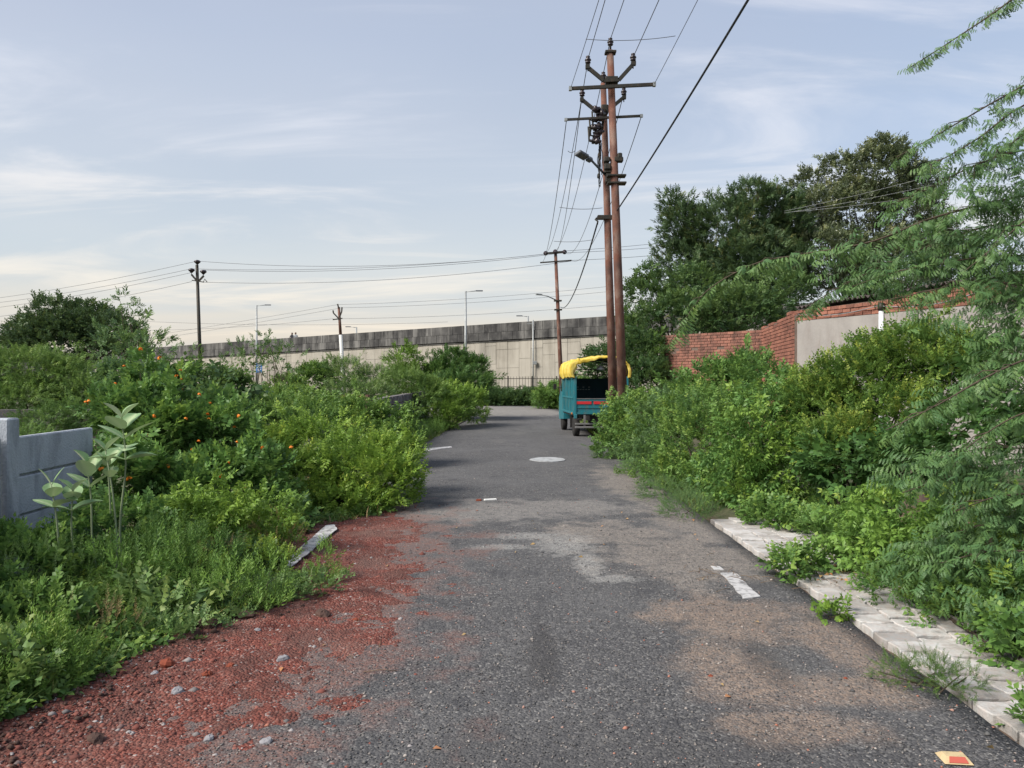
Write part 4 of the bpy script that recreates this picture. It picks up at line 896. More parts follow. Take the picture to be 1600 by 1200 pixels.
# ------------------------------------------------------------------ cargo truck
def build_truck():
    tr = empty('cargo_truck', (2.40, 20.85, 0), 'teal high sided cargo truck parked at the roadside seen from behind', 'truck', rz=rad(3.4))
    Z = (0, 0, 0)
    def part(b, name, m, par=tr): return b.build(name, M[m], par, origin=Z)
    w, L, zf, zs = .735, 2.35, .62, 1.62
    for s in (-1, 1):
        b = MB(); b.box((s * (w - .012), L / 2, (zf + zs) / 2), (.02, L, zs - zf))
        for i in range(8): b.box((s * (w + .012), .06 + i * (L - .12) / 7, (zf + zs) / 2), (.028, .075, zs - zf), bev=.006)
        b.box((s * (w + .014), L / 2, zs - .03), (.034, L, .05)); b.box((s * (w + .014), L / 2, 1.06), (.034, L, .04)); b.box((s * (w + .014), L / 2, zf + .03), (.036, L, .06))
        part(b, 'side_panel', 'teal')
        b = MB(); b.box((s * (w - .03), -.015, (zf + zs) / 2 - .02), (.075, .06, zs - zf + .06), bev=.008); part(b, 'corner_post', 'teal')
    b = MB(); b.box((0, L - .02, (zf + zs) / 2 - .015), (2 * w - .06, .03, zs - zf - .03))
    for i in range(5): b.box((-.6 + i * .3, L - .04, (zf + zs) / 2 - .015), (.04, .02, zs - zf - .06))
    hb = part(b, 'headboard', 'tealshaded')
    for r_, z in enumerate((1.33, 1.26)):
        for k in range(5):
            if r_ == 0 and k in (1, 3): continue
            b = MB(); b.box((-.30 + k * .085, L - .054, z), (.055, .006, .028)); b.build('lettering', M['navypaint'], hb, origin=Z)
    b = MB(); b.box((0, 0, .82), (2 * w - .12, .03, .40)); b.box((0, -.022, .99), (2 * w - .12, .02, .05)); b.box((0, -.022, .80), (2 * w - .12, .02, .035)); b.box((0, -.022, .65), (2 * w - .12, .02, .06)); tg = part(b, 'tailgate', 'teal')
    for i in range(3):
        b = MB(); b.box((-.47 + i * .47, -.028, .925), (.41, .01, .075), bev=.003); b.build('reflective_strip', M['reflector'], tg, origin=Z)
    b = MB(); b.box((0, -.035, 1.035), (2 * w - .14, .02, .02)); b.build('top_edge', M['greypaint'], tg, origin=Z)
    b = MB(); b.box((0, L / 2, zf - .02), (2 * w, L, .05)); part(b, 'floor', 'chassis')
    for s in (-1, 1):
        b = MB(); b.box((s * .38, 1.9, .52), (.08, 4.2, .12)); part(b, 'chassis_rail', 'chassis')
    b = MB(); b.tube([(-.62, .45, .27), (.62, .45, .27)], .05, 8); b.lathe((0, .45, .27), [(.05, -.12), (.12, -.05), (.12, .05), (.05, .12)], 10, axis=Vector((1, 0, 0))); part(b, 'axle', 'chassis')
    b = MB(); b.box((-.02, .12, .44), (.62, .06, .28), bev=.01); part(b, 'rear_plate', 'chassis')
    b = MB(); b.box((0, -.03, .36), (1.42, .05, .045), bev=.006); b.box((0, -.03, .27), (1.42, .05, .05), bev=.006)
    for s in (-.45, .45): b.box((s, -.0, .42), (.05, .05, .36))
    part(b, 'bumper', 'greypaint')
    def wheel(x, y, sgn):
        b = MB(); r = .27; b.lathe((x, y, r), [(r * .62, -.075), (r * .93, -.075), (r, -.05), (r, .05), (r * .93, .075), (r * .62, .075)], 26, axis=Vector((1, 0, 0))); wo = part(b, 'wheel', 'rubber')
        b = MB(); b.lathe((x + sgn * .02, y, r), [(r * .25, .0), (r * .6, .045), (r * .64, .05), (r * .64, -.05), (r * .2, -.045)], 20, axis=Vector((sgn, 0, 0))); b.build('rim', M['greypaint'], wo, origin=Z)
    for s in (-1, 1):
        wheel(s * .62, .42, s); wheel(s * .60, 3.15, s)
        b = MB(); b.box((s * .62, .82, .38), (.22, .012, .34)); part(b, 'mudflap', 'rubber')
        b = MB(); b.box((s * .70, -.05, .56), (.09, .03, .12), bev=.01); part(b, 'bracket_plate', 'teal')
        b = MB(); b.box((s * .60, -.055, .48), (.14, .03, .07), bev=.01); part(b, 'tail_lamp', 'chassis')
        b = MB(); b.box((s * .79, .02, .64), (.03, .03, .05), bev=.005); part(b, 'marker_lamp', 'orange')
    # cab
    b = MB(); prof = [(2.45, .38), (2.45, 1.42), (2.62, 1.55), (3.05, 1.57), (3.38, 1.15), (3.62, 1.0), (3.68, .45), (3.6, .32)]; n = len(prof)
    vs = [(-.70, y, z) for y, z in prof] + [(.70, y, z) for y, z in prof]
    b.add(vs, [tuple(range(n)), tuple(range(n, 2 * n))[::-1]] + [(i + n, (i + 1) % n + n, (i + 1) % n, i) for i in range(n)]); part(b, 'cab', 'teal')
    b = MB(); b.add([(-.62, 3.145, 1.47), (.62, 3.145, 1.47), (.62, 3.39, 1.18), (-.62, 3.39, 1.18)], [(0, 1, 2, 3)]); part(b, 'windscreen', 'glass')
    for s in (-1, 1):
        b = MB(); b.box((s * .704, 2.86, 1.38), (.012, .42, .36)); part(b, 'side_window', 'glass')
        b = MB(); b.tube([(s * .7, 3.15, 1.3), (s * .86, 3.2, 1.34)], .012, 6); b.box((s * .88, 3.2, 1.34), (.1, .03, .17), bev=.01); part(b, 'mirror', 'chassis')
        b = MB(); b.lathe((s * .5, 3.67, .72), [(.09, -.03), (.09, .01), (.05, .03)], 14, axis=Vector((0, 1, 0))); part(b, 'headlight', 'whitepaint')
    # hoops for the cover
    def arch(x): return 2.13 - .17 * abs(x / .72) ** 2.2
    for y in (.03, L / 2, L - .05):
        b = MB(); b.tube([(-.73, y, zs - .1), (-.73, y, 1.88)] + [(x, y, arch(x) - .03) for x in np.linspace(-.70, .70, 9)] + [(.73, y, 1.88), (.73, y, zs - .1)], .016, 6); part(b, 'hoop', 'chassis')
    for x in (-.45, 0, .45):
        b = MB(); b.tube([(x, .03, arch(x) - .04), (x, L - .05, arch(x) - .04)], .012, 6); part(b, 'cover_rail', 'chassis')
    for z in (1.70, 1.86):
        b = MB(); b.tube([(-.72, L - .04, z), (.72, L - .04, z)], .014, 6); part(b, 'guard_bar', 'chassis')
    for x in (-.42, .3):
        b = MB(); b.tube([(x, L - .04, 1.58), (x, L - .04, 1.95)], .014, 6); part(b, 'guard_bar', 'chassis')
    # the cover
    tp = empty('tarpaulin', (2.40, 20.85, 0), 'crumpled yellow tarpaulin thrown over the top of the teal truck', 'tarpaulin', rz=rad(3.4))
    prof = [(-.80, 1.60), (-.83, 1.72), (-.82, 1.85), (-.77, 1.95), (-.66, 2.03), (-.5, 2.09), (-.3, 2.135), (-.1, 2.165), (.1, 2.17), (.3, 2.145), (.5, 2.10), (.66, 2.04), (.77, 1.95), (.81, 1.85), (.82, 1.72), (.80, 1.60)]
    pr = []
    for i in range(len(prof) - 1):
        for k in range(4): a = Vector(prof[i]).lerp(Vector(prof[i + 1]), k / 4); pr.append(a)
    pr.append(Vector(prof[-1])); nu = len(pr); V = []
    vs_ = [-1, -.6, -.25] + list(np.linspace(0, 1, 26))
    for v in vs_:
        for i, q in enumerate(pr):
            x, z = q; u = i / (nu - 1); yy = max(v, 0) * (L + .06) - .07
            edge = 1 if (u < .14 or u > .86) else 0
            if v < 0:      # hem hanging over the rear opening
                drop = (.035 + .13 * max(0, .55 - u) * 2 * (u > .12) + .03 * nz(u * 9, 0, 1, 3)) * -v
                if u <= .14 or u >= .86: drop *= .3
                z -= drop; x *= 1 - .10 * -v * (abs(x) > .7); yy += .012 * math.sin(u * 40) * -v
            k = .040 * nz(x * 1.0, yy, 3.2, 2 + z) + .030 * nz(x, yy, 8, 7 + z) + .022 * abs(nz(x + yy * .4, yy, 13, 5)) + .018 * math.sin(yy * 9 + x * 5 + 2 * nz(x, yy, 2, 1))
            if u < .3: k += .05 * max(0, nz(yy, z, 2.4, 8)) + .035 * math.exp(-((z - 1.97) / .06) ** 2)
            low = .07 * nz(yy, 0, 3.1, 5) if (u < .02 or u > .98) else 0
            nx_ = -1 if u < .2 else (1 if u > .8 else x * .4)
            V.append((x + nx_ * k * .9, yy, z + k * (1 if .1 < u < .9 else .3) + low))
    fs = [(j * nu + i, (j + 1) * nu + i, (j + 1) * nu + i + 1, j * nu + i + 1) for j in range(len(vs_) - 1) for i in range(nu - 1)]
    b = MB(); b.add(V, fs, True); o = b.build('cover_sheet', M['tarp'], tp, origin=Z); md = o.modifiers.new('thick', 'SOLIDIFY'); md.thickness = .006
    # folded roll on the left shoulder
    b = MB(); b.tube([(-.62 + .03 * math.sin(q * 9), -.03 + q * 2.2, 2.07 + .015 * math.sin(q * 14)) for q in np.linspace(0, 1, 26)], [.03 + .02 * (.5 + .5 * math.sin(q * 17)) for q in np.linspace(0, 1, 26)], 9); b.build('rolled_fold', M['tarp'], tp, origin=Z)
    b = MB(); b.tube([(.10, .25, 2.05), (.04, .25, 1.97), (.02, .25, 1.93)], .008, 5); b.lathe((.03, .25, 1.80), [(.02, 0), (.10, .01), (.12, .05), (.07, .09), (.05, .13), (.015, .15)], 12); o = b.build('hanging_bundle', M['galv'], origin=(0, 0, 0)); o.location = (2.40, 20.85, 0); o.rotation_euler = (0, 0, rad(3.4)); tag(o, 'pale bell shaped bundle hanging under the yellow cover', 'lamp')  # indistinct hanging bundle given a bell shape, gives no light
build_truck()

# ------------------------------------------------------------------ foliage
def norm(v): return v / np.maximum(np.linalg.norm(v, axis=-1, keepdims=True), 1e-9)
def rotz(a): c, s = math.cos(a), math.sin(a); return np.array([[c, -s, 0], [s, c, 0], [0, 0, 1]])
def rotx(a): c, s = math.cos(a), math.sin(a); return np.array([[1, 0, 0], [0, c, -s], [0, s, c]])
def roty(a): c, s = math.cos(a), math.sin(a); return np.array([[c, 0, s], [0, 1, 0], [-s, 0, c]])
def leaf4(w=.5, droop=.12):
    return np.array([(0, 0, 0), (-w / 2, .42, .05), (w / 2, .42, .05), (0, .5, -.03), (0, 1, -droop)], float), np.array([(0, 3, 1), (0, 2, 3), (1, 3, 4), (3, 2, 4)])
def leaf2(w=.45, droop=.1):
    return np.array([(0, 0, 0), (-w / 2, .5, .04), (w / 2, .5, .04), (0, 1, -droop)], float), np.array([(0, 3, 1), (0, 2, 3)])
def pinna(n=7, w=.30, droop=.15):
    """a serrated feathery strip of paired leaflets"""
    V = []; T = []
    for i in range(n):
        a = i / n; b = (i + .8) / n; sz = w * (1 - .45 * abs(2 * (a - .4))) ; dr = lambda q: -droop * q * q
        for s in (-1, 1):
            k = len(V); V += [(0, a, dr(a)), (0, b, dr(b)), (s * sz, b + .35 / n, dr(b) - .03), (s * sz * .8, a + .3 / n, dr(a) - .03)]; T += [(k, k + 1, k + 2), (k, k + 2, k + 3)]
    return np.array(V, float), np.array(T)
class Tpl:
    def __init__(s): s.V = []; s.T = []; s.J = []; s.n = 0
    def put(s, leaf, pos, R, sc, j=None):
        V, T = leaf; s.V.append((V * sc) @ R.T + np.array(pos)); s.T.append(T + s.n); s.n += len(V); s.J.append(np.full(len(V), random.uniform(-.12, .12) if j is None else j))
    def twig(s, L=1, w=.012):
        s.V.append(np.array([(-w, 0, 0), (w, 0, 0), (0, L, 0), (0, 0, w * 1.5)])); s.T.append(np.array([(0, 1, 2), (0, 2, 3), (1, 3, 2)]) + s.n); s.n += 4; s.J.append(np.full(4, -.1))
    def done(s): return np.concatenate(s.V), np.concatenate(s.T), np.concatenate(s.J)
def t_opposite(pairs, ll, leaf, yaw=58, pitch=10, seed=0, tip=True, start=.2):
    random.seed(seed); t = Tpl(); t.twig()
    for i in range(pairs):
        y = start + (1 - start) * i / pairs; L = ll * (1.1 - .45 * i / pairs) * random.uniform(.8, 1.15)
        for s in (-1, 1):
            R = rotz(s * rad(yaw + random.uniform(-14, 14))) @ rotx(rad(random.uniform(-25, 25) + pitch)) @ roty(rad(random.uniform(-30, 30)))
            t.put(leaf, (0, y + random.uniform(-.03, .03), 0), R, L)
    if tip: t.put(leaf, (0, .97, 0), rotx(rad(random.uniform(-20, 20))), ll * .7, .18)
    return t.done()
def t_rosette(nr, nl, ll, leaf, seed=0, droop=-25):
    """short twigs each ending in a whorl of leaflets"""
    random.seed(seed); t = Tpl(); t.twig()
    for i in range(nr):
        y = .25 + .75 * i / max(nr - 1, 1); s = (-1) ** i; px = s * random.uniform(.1, .28) * (i < nr - 1); pz = random.uniform(-.05, .1)
        base = (px, y, pz); a0 = random.uniform(0, 6.28); jj = random.uniform(-.12, .12) + (.12 if i == nr - 1 else 0)
        for k in range(nl):
            a = a0 + 2 * math.pi * k / nl + random.uniform(-.2, .2)
            t.put(leaf, base, rotz(a) @ rotx(rad(droop + random.uniform(-18, 18))), ll * random.uniform(.75, 1.1), jj)
    return t.done()
def t_frond(pairs, pl, pin, seed=0, yaw=62, hang=-18):
    random.seed(seed); t = Tpl(); t.twig(1, .008)
    for i in range(pairs):
        y = .15 + .85 * (i + .5) / pairs; L = pl * (1 - .5 * abs(2 * i / pairs - .9)) * random.uniform(.85, 1.1)
        for s in (-1, 1): t.put(pin, (0, y, 0), rotz(s * rad(yaw - 18 * i / pairs)) @ rotx(rad(hang + random.uniform(-14, 14))), L)
    return t.done()
def t_upright(n, ll, leaf, seed=0):
    random.seed(seed); t = Tpl(); t.twig(1, .01)
    for i in range(n):
        y = .1 + .88 * i / n; L = ll * (1.15 - .75 * i / n) * random.uniform(.8, 1.2)
        t.put(leaf, (0, y, 0), roty(i * 2.4) @ rotx(rad(0)) @ np.array([[1, 0, 0], [0, math.cos(.9), -math.sin(.9)], [0, math.sin(.9), math.cos(.9)]]), L)
    return t.done()
T = {
    'lantana': [t_opposite(5, .40, leaf4(.66, .15), seed=i) for i in range(4)],
    'cassia': [t_opposite(6, .34, leaf4(.46, .12), yaw=62, pitch=-8, seed=10 + i) for i in range(4)],
    'whorl': [t_rosette(4, 5, .34, leaf4(.46, .2), seed=20 + i) for i in range(4)],
    'small': [t_opposite(7, .27, leaf2(.55), seed=30 + i) for i in range(3)],
    'far': [t_opposite(4, .44, leaf2(.56, .12), seed=40 + i) for i in range(4)],
    'farnarrow': [t_opposite(5, .46, leaf2(.32, .2), yaw=45, seed=50 + i) for i in range(3)],
    'frond': [t_frond(4, .46, pinna(5, .17, .35), seed=60 + i, yaw=48 + 8 * i, hang=-34) for i in range(4)],
    'farfrond': [t_frond(6, .42, leaf2(.22, .25), seed=70 + i) for i in range(3)],
    'broad': [t_opposite(3, .48, leaf4(.72, .22), yaw=55, pitch=-14, seed=80 + i) for i in range(4)],
    'herb': [t_upright(14, .26, leaf2(.34, .2), seed=90 + i) for i in range(4)],
    'herbfine': [t_upright(26, .17, leaf2(.20, .2), seed=95 + i) for i in range(3)],
}
def frames(d, rollamp=.7, up=(0, 0, 1)):
    n = len(d); d = norm(d); u = np.tile(np.array(up, float), (n, 1)) + RG.normal(0, .05, (n, 3)); x = norm(np.cross(d, u)); z = np.cross(x, d)
    a = RG.normal(0, rollamp, n)[:, None]; z2 = z * np.cos(a) + x * np.sin(a); x2 = np.cross(d, z2)
    return np.stack([x2, d, z2], axis=-1)     # columns
def scatter(templates, pos, d, size, tint, roll=.6):
    """place sprig templates; returns V, T, tint"""
    n = len(pos); R = frames(d, roll); which = RG.integers(0, len(templates), n); Vs, Ts, Js = [], [], []; off = 0
    for k, (tv, tt, tj) in enumerate(templates):
        m = np.where(which == k)[0]
        if not len(m): continue
        V = np.einsum('nij,kj->nki', R[m], tv) * size[m][:, None, None] + pos[m][:, None]
        Vs.append(V.reshape(-1, 3)); Ts.append((tt[None] + (np.arange(len(m)) * len(tv))[:, None, None] + off).reshape(-1, 3)); off += len(m) * len(tv)
        Js.append((tint[m][:, None] + tj[None]).ravel())
    return np.concatenate(Vs), np.concatenate(Ts), np.clip(np.concatenate(Js), 0, 1)
def rsph(n): return norm(RG.normal(0, 1, (n, 3)))
TRI = [0]; DENS = 1.05
def crown(ells, tpl, sprig, cover=4.0, clump=.3, up=.35, outw=.8, tbase=.35, tvar=.13, tip=0.0, zmin=.03, flat=.75, gap=0.0, front=.75, inner=.2, droop=0.0, shoots=.3):
    """sprigs gathered in clumps over a union of ellipsoids"""
    P_, D_, C = [], [], []
    cen = np.array([e[0] for e in ells], float); rr = np.array([e[1] for e in ells], float)
    for c, r in zip(cen, rr):
        p = 1.6; area = 4 * math.pi * (((r[0] * r[1]) ** p + (r[0] * r[2]) ** p + (r[1] * r[2]) ** p) / 3) ** (1 / p)
        n = int(cover * DENS * area / sprig ** 2); cr = min(clump, min(r) * .6); mcl = max(8, int(area / (cr * cr) * 1.1))
        u = rsph(mcl * 3); u = u[(u[:, 1] < .35) | (RG.uniform(0, 1, len(u)) < front)][:mcl]
        cc = c + u * r * RG.uniform(.72, 1.02, (len(u), 1)); cs = RG.uniform(.6, 1.25, len(u)) * cr; ct = RG.normal(0, tvar * .8, len(u))
        k = RG.integers(0, len(u), n); keep = RG.uniform(0, 1, n) > gap; k = k[keep]; n = len(k)
        v = norm(rsph(n) + u[k] * .7 + np.array([0, 0, .35]))
        pos = cc[k] - u[k] * cs[k][:, None] * .45 + v * cs[k][:, None] * RG.uniform(.25, 1, (n, 1)) ** .5 * np.array([1, 1, flat])
        d = v * outw + np.array([0, 0, up - droop]) + RG.normal(0, .35, (n, 3)) + u[k] * .3
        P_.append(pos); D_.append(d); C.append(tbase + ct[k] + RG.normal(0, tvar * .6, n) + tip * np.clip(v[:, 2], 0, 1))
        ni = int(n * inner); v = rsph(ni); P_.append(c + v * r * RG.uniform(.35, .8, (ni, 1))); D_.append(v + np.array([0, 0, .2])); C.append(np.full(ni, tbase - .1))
        ns = int(area * shoots / max(sprig, .1)); u = rsph(ns); u[:, 2] = np.abs(u[:, 2]); u = norm(u); u = u[(u[:, 1] < .3)]
        for q in u:
            L = sprig * RG.uniform(1.0, 2.6); dd = norm(q * .8 + np.array([0, 0, .7]) + RG.normal(0, .3, 3)); m_ = int(L / sprig * 3) + 2; a_ = np.linspace(0, 1, m_)[:, None]
            P_.append(c + q * r * .92 + dd * L * a_ + np.array([0, 0, -.25 * L]) * a_ ** 2); D_.append(np.tile(dd, (m_, 1)) + RG.normal(0, .55, (m_, 3))); C.append(np.full(m_, tbase + tip + .05))
    pos, d, t = np.concatenate(P_), np.concatenate(D_), np.concatenate(C)
    dead = pos[:, 2] < zmin
    if len(cen) > 1:
        q = ((pos[:, None] - cen[None]) / rr[None]); q = np.sqrt((q ** 2).sum(-1)); dead |= (np.sort(q, 1)[:, 0] < .42) & (RG.uniform(0, 1, len(pos)) < .8)
    pos, d, t = pos[~dead], d[~dead], t[~dead]
    size = sprig * RG.uniform(.55, 1.25, len(pos))
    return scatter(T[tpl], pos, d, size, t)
def stems(b, base, ells, rs=.02, n=6, seed=0, bend=.2, extra=2):
    rnd = random.Random(seed); base = Vector(base)
    for c, r in ells:
        for q in range(extra):
            e = Vector(c) + Vector([rnd.uniform(-.6, .6) * k for k in r]); st = base + Vector((rnd.uniform(-.15, .15) * (2 if extra > 2 else 1), rnd.uniform(-.1, .1), 0)); mid = st.lerp(e, .5) + Vector((rnd.uniform(-bend, bend), rnd.uniform(-bend, bend), bend * .5)) * (e - st).length * .4
            pts = [st * (1 - t) ** 2 + mid * 2 * t * (1 - t) + e * t * t for t in np.linspace(0, 1, 7)]
            b.tube(pts, [rs * (1 - .85 * t) ** 1.3 + .002 for t in np.linspace(0, 1, 7)], n, cap=False)
def plant(name, label, cat, ells, tpl, sprig, m, group=None, base=None, stem='bark', stem_r=.018, fname='foliage', zg=-.03, seed=0, **k):
    ells = [(np.array(c, float), np.array(r, float)) for c, r in ells]; sprig = sprig * (.80 if sprig > .12 else 1)
    if tpl == 'broad': k.setdefault('shoots', .08)
    c0 = ells[0][0]; base = base or (float(c0[0]), float(c0[1]), zg); root = empty(name, base, label, cat, group)
    V, TT, tt = crown(ells, tpl, sprig, **k); V = V - np.array(base); TRI[0] += len(TT)
    link(fname, np_mesh(fname, V, TT, M[m], tt), root)
    b = MB(); stems(b, base, ells, stem_r, seed=seed); b.build('stem', M[stem], root)
    return root
def E(px, py, D, rx, ry, dep=None):
    p = P(px, py, D); a = rx / F * D; c = ry / F * D; return (tuple(p), (a, dep if dep else max(a, c) * .8, c))
def tree(name, label, ells, tpl, sprig, m, base, trunk_r, fork, stem='bark', seed=0, cat='tree', group=None, limb_r=None, extra=3, **k):
    ells = [(np.array(c, float), np.array(r, float) * .93) for c, r in ells]; root = empty(name, base, label, cat, group); k.setdefault('shoots', .1)
    V, TT, tt = crown(ells, tpl, sprig, **k); TRI[0] += len(TT); link('crown', np_mesh('crown', V - np.array(base), TT, M[m], tt), root)
    b = MB(); bs = Vector(base); fk = Vector(fork); pts = [bs.lerp(fk, t) + Vector((math.sin(t * 4 + seed) * trunk_r * .6, 0, 0)) for t in np.linspace(0, 1, 7)]
    b.tube(pts, [trunk_r * (1.25 - .5 * t) for t in np.linspace(0, 1, 7)], 10); b.build('trunk', M[stem], root)
    b = MB(); stems(b, pts[-1], ells, limb_r or trunk_r * .30, 6, seed, .25, extra); b.build('limb', M[stem], root)
    return root

# far right trees
tree('large_tree', 'broad dark green tree behind the brick wall, the left of the two big trees', [E(1130, 375, 33, 80, 66), E(1070, 360, 33, 46, 42), E(1190, 345, 34, 56, 52), E(1070, 425, 33, 56, 50), E(1170, 430, 32, 90, 70), E(1050, 320, 33, 20, 20), E(1170, 312, 33, 36, 26), E(1210, 410, 34, 56, 84), E(1110, 465, 32, 76, 56), E(1236, 350, 34, 30, 40), E(1215, 325, 34, 30, 28)],
     'farnarrow', .34, 'fartree', (9.2, 33.5, -.05), .32, (9.0, 33.5, 2.6), seed=3, cover=4.2, clump=.62, tbase=.40, tvar=.2, tip=.15, gap=.1, flat=.85, inner=.2)
tree('large_tree', 'tallest grey green tree with an airy crown, the right of the two big trees', [E(1375, 282, 35, 66, 56), E(1335, 330, 35, 56, 46), E(1415, 335, 35, 52, 62), E(1262, 292, 36, 24, 26), E(1300, 405, 34, 86, 50), E(1400, 420, 34, 86, 56), E(1480, 405, 35, 46, 52), E(1312, 268, 36, 30, 24), E(1382, 238, 35, 34, 22), E(1262, 340, 36, 30, 34), E(1285, 330, 35, 36, 40), E(1440, 290, 35, 28, 34)],
     'far', .30, 'fig', (16.5, 35, -.05), .38, (16.0, 35, 3.4), seed=5, cover=3.9, clump=.50, tbase=.40, tvar=.2, tip=.15, gap=.12, flat=.9, inner=.14, limb_r=.07)
tree('leafy_tree', 'mid green loose tree between the pole pair and the brick wall', [E(1010, 470, 28, 42, 40), E(1070, 500, 27, 55, 45), E(1000, 520, 27, 35, 45), E(1150, 490, 27, 75, 45), E(1080, 450, 28, 40, 32), E(1010, 430, 28, 16, 16), E(1220, 460, 28, 50, 40)],
     'far', .28, 'darkgreen', (5.6, 28, -.05), .16, (5.9, 28, 1.8), seed=6, cover=3.6, clump=.45, tbase=.45, tvar=.25, tip=.35, gap=.15)
tree('leafy_tree', 'dark shaded tree behind the truck and pole pair', [E(1000, 560, 25, 45, 45), E(960, 570, 27, 50, 30), E(1015, 600, 24, 30, 40)], 'far', .26, 'darkgreen', (4.3, 25.5, -.05), .10, (4.2, 25.5, 1.0), seed=7, cover=4.5, clump=.4, tbase=.4)
plant('creeper', 'yellowish creeper hanging on the left end of the brick wall', 'creeper', [E(1026, 560, 24.6, 9, 38, .2), E(1030, 598, 24.5, 12, 18, .2)], 'small', .22, 'olive', cover=3.5, clump=.2, tbase=.4, base=(4.6, 24.55, -.03), droop=.5)
# far left trees
tree('round_tree', 'dark rounded tree on the left horizon', [E(88, 506, 46, 52, 40), E(48, 526, 46, 38, 32), E(135, 512, 46, 48, 40), E(175, 520, 45, 34, 30), E(100, 540, 46, 80, 40), E(20, 545, 46, 25, 22), E(205, 535, 45, 28, 25)],
     'far', .42, 'fartree', (-26.8, 46, -.05), .3, (-26.5, 46, 2.0), seed=8, cover=4.6, clump=.8, tbase=.36, tvar=.14, tip=.2, gap=.12)
tree('thin_tree', 'sparse thin branched tree rising beside the dark round tree', [E(197, 472, 20, 20, 11), E(222, 490, 20, 16, 18), E(205, 515, 20, 28, 25), E(225, 550, 19, 40, 30), E(180, 550, 19, 35, 30), E(238, 535, 20, 30, 18)],
     'farnarrow', .24, 'palegreen', (-9.6, 20, -.05), .05, (-9.7, 20, 1.2), seed=9, cover=1.9, clump=.22, tbase=.3, tvar=.15, gap=.35, inner=.05, limb_r=.022, extra=3)
for i, (px, py, D, h_, lab) in enumerate([(405, 535, 24, 24, 'wispy brownish sapling left of the blue sign pole'), (440, 530, 23, 20, 'wispy sapling with bent twigs under the two people'), (290, 548, 26, 18, 'small twiggy sapling beside the lone left pole'), (375, 545, 25, 24, 'low wispy sapling before the flyover parapet')]):
    bx = P(px, HZ, D); tree('sapling', lab, [E(px - (22 if px == 440 else 0), py, D, 20, h_ * .5), E(px - 8, py + 20, D, 24, 14), E(px + 10, py + 32, D, 28, 18)], 'farnarrow', .22, 'palegreen' if i % 2 else 'olive', (bx.x, D, -.05), .03, (bx.x, D, .9), seed=20 + i, cover=1.0, clump=.2, tbase=.3, gap=.45, inner=.03, limb_r=.012, extra=4, group='wispy saplings before the flyover')
# distant greenery band on the left beyond everything and at the road's end
plant('acacia_bush', 'wide feathery light green acacia at the far left edge', 'bush', [E(50, 590, 16, 75, 42), E(-30, 585, 16, 60, 45), E(115, 600, 16, 55, 36), E(20, 625, 15.5, 90, 26), E(140, 625, 15.5, 50, 28)], 'farfrond', .26, 'acacia', cover=6.0, clump=.34, tbase=.40, tvar=.16, tip=.22, up=.1, flat=.6)
plant('acacia_bush', 'low feathery olive bush growing over the dark block wall', 'bush', [E(75, 665, 13, 48, 24), E(120, 650, 13, 35, 22), E(40, 690, 12, 40, 18)], 'farfrond', .20, 'acacia', cover=5.5, clump=.22, tbase=.28, up=.1, flat=.6)
g3 = 'light green bushes in front of the flyover'
plant('bush', 'light green bush at the left end of the row before the flyover', 'bush', [E(445, 608, 24, 26, 16), E(490, 595, 25, 32, 22), E(455, 628, 22, 50, 20)], 'far', .26, 'midgreen', g3, cover=4.6, clump=.38, tbase=.42, tip=.15)
plant('bush', 'highest rounded light green bush before the flyover wall', 'bush', [E(540, 592, 25, 42, 28), E(590, 598, 25, 40, 24), E(560, 618, 23, 55, 20)], 'farfrond', .30, 'palegreen', g3, cover=5.2, clump=.4, tbase=.5, tip=.15)
plant('bush', 'yellow green bush crown standing over the grey block wall', 'bush', [E(630, 600, 24, 32, 22), E(660, 612, 24, 35, 20)], 'farfrond', .28, 'acacia', g3, cover=5.2, clump=.35, tbase=.45, tip=.2)
plant('bush', 'pale yellowish bush poking up against the flyover wall', 'bush', [E(632, 570, 31, 28, 24), E(640, 590, 31, 34, 20)], 'farnarrow', .34, 'yellowgreen', g3, cover=3.4, clump=.35, tbase=.2, gap=.2)
plant('bush', 'blue green upright bush against the flyover near the road end', 'bush', [E(705, 575, 31, 32, 26), E(735, 585, 31, 26, 28), E(715, 605, 30, 55, 22), E(690, 590, 31, 30, 22)], 'farnarrow', .36, 'midgreen', g3, cover=4.4, clump=.42, tbase=.12, up=.6)
plant('bush', 'round yellow green bush at the far left edge of the road', 'bush', [E(700, 625, 25, 38, 24), E(730, 630, 26, 28, 24), E(690, 650, 24, 32, 18), E(745, 645, 27, 14, 14)], 'cassia', .26, 'yellowgreen', g3, cover=4.6, clump=.34, tbase=.25, tip=.2, front=.9)
for i, (px, D, w_, h_, c_, lab) in enumerate([(785, 48.5, 38, 16, 'darkgreen', 'dark low bush at the end of the road, left one'), (835, 48.5, 34, 16, 'darkgreen', 'dark low bush straight ahead at the end of the road'), (868, 43, 24, 26, 'midgreen', 'bright leafy bush at the end of the road beside the truck'), (745, 49, 36, 20, 'darkgreen', 'dark bush behind the round yellow green bush'), (905, 44, 40, 32, 'midgreen', 'leafy bush hidden behind the truck cover'), (690, 52, 50, 22, 'midgreen', 'shaded bush behind the blue green one')]):
    x, y, z = P(px, HZ, D); hh = h_ * 2 / F * D * .62
    plant('bush', lab, 'bush', [((x, y, hh * .55), (w_ / F * D, .9, hh * .62)), ((x + .6, y - .4, hh * .35), (w_ / F * D * .8, .8, hh * .45)), ((x - .7, y - .3, hh * .4), (w_ / F * D * .6, .8, hh * .5))], 'far', .32, c_, 'bushes closing the end of the road', cover=4.5, clump=.45, tbase=.38, tip=.1)
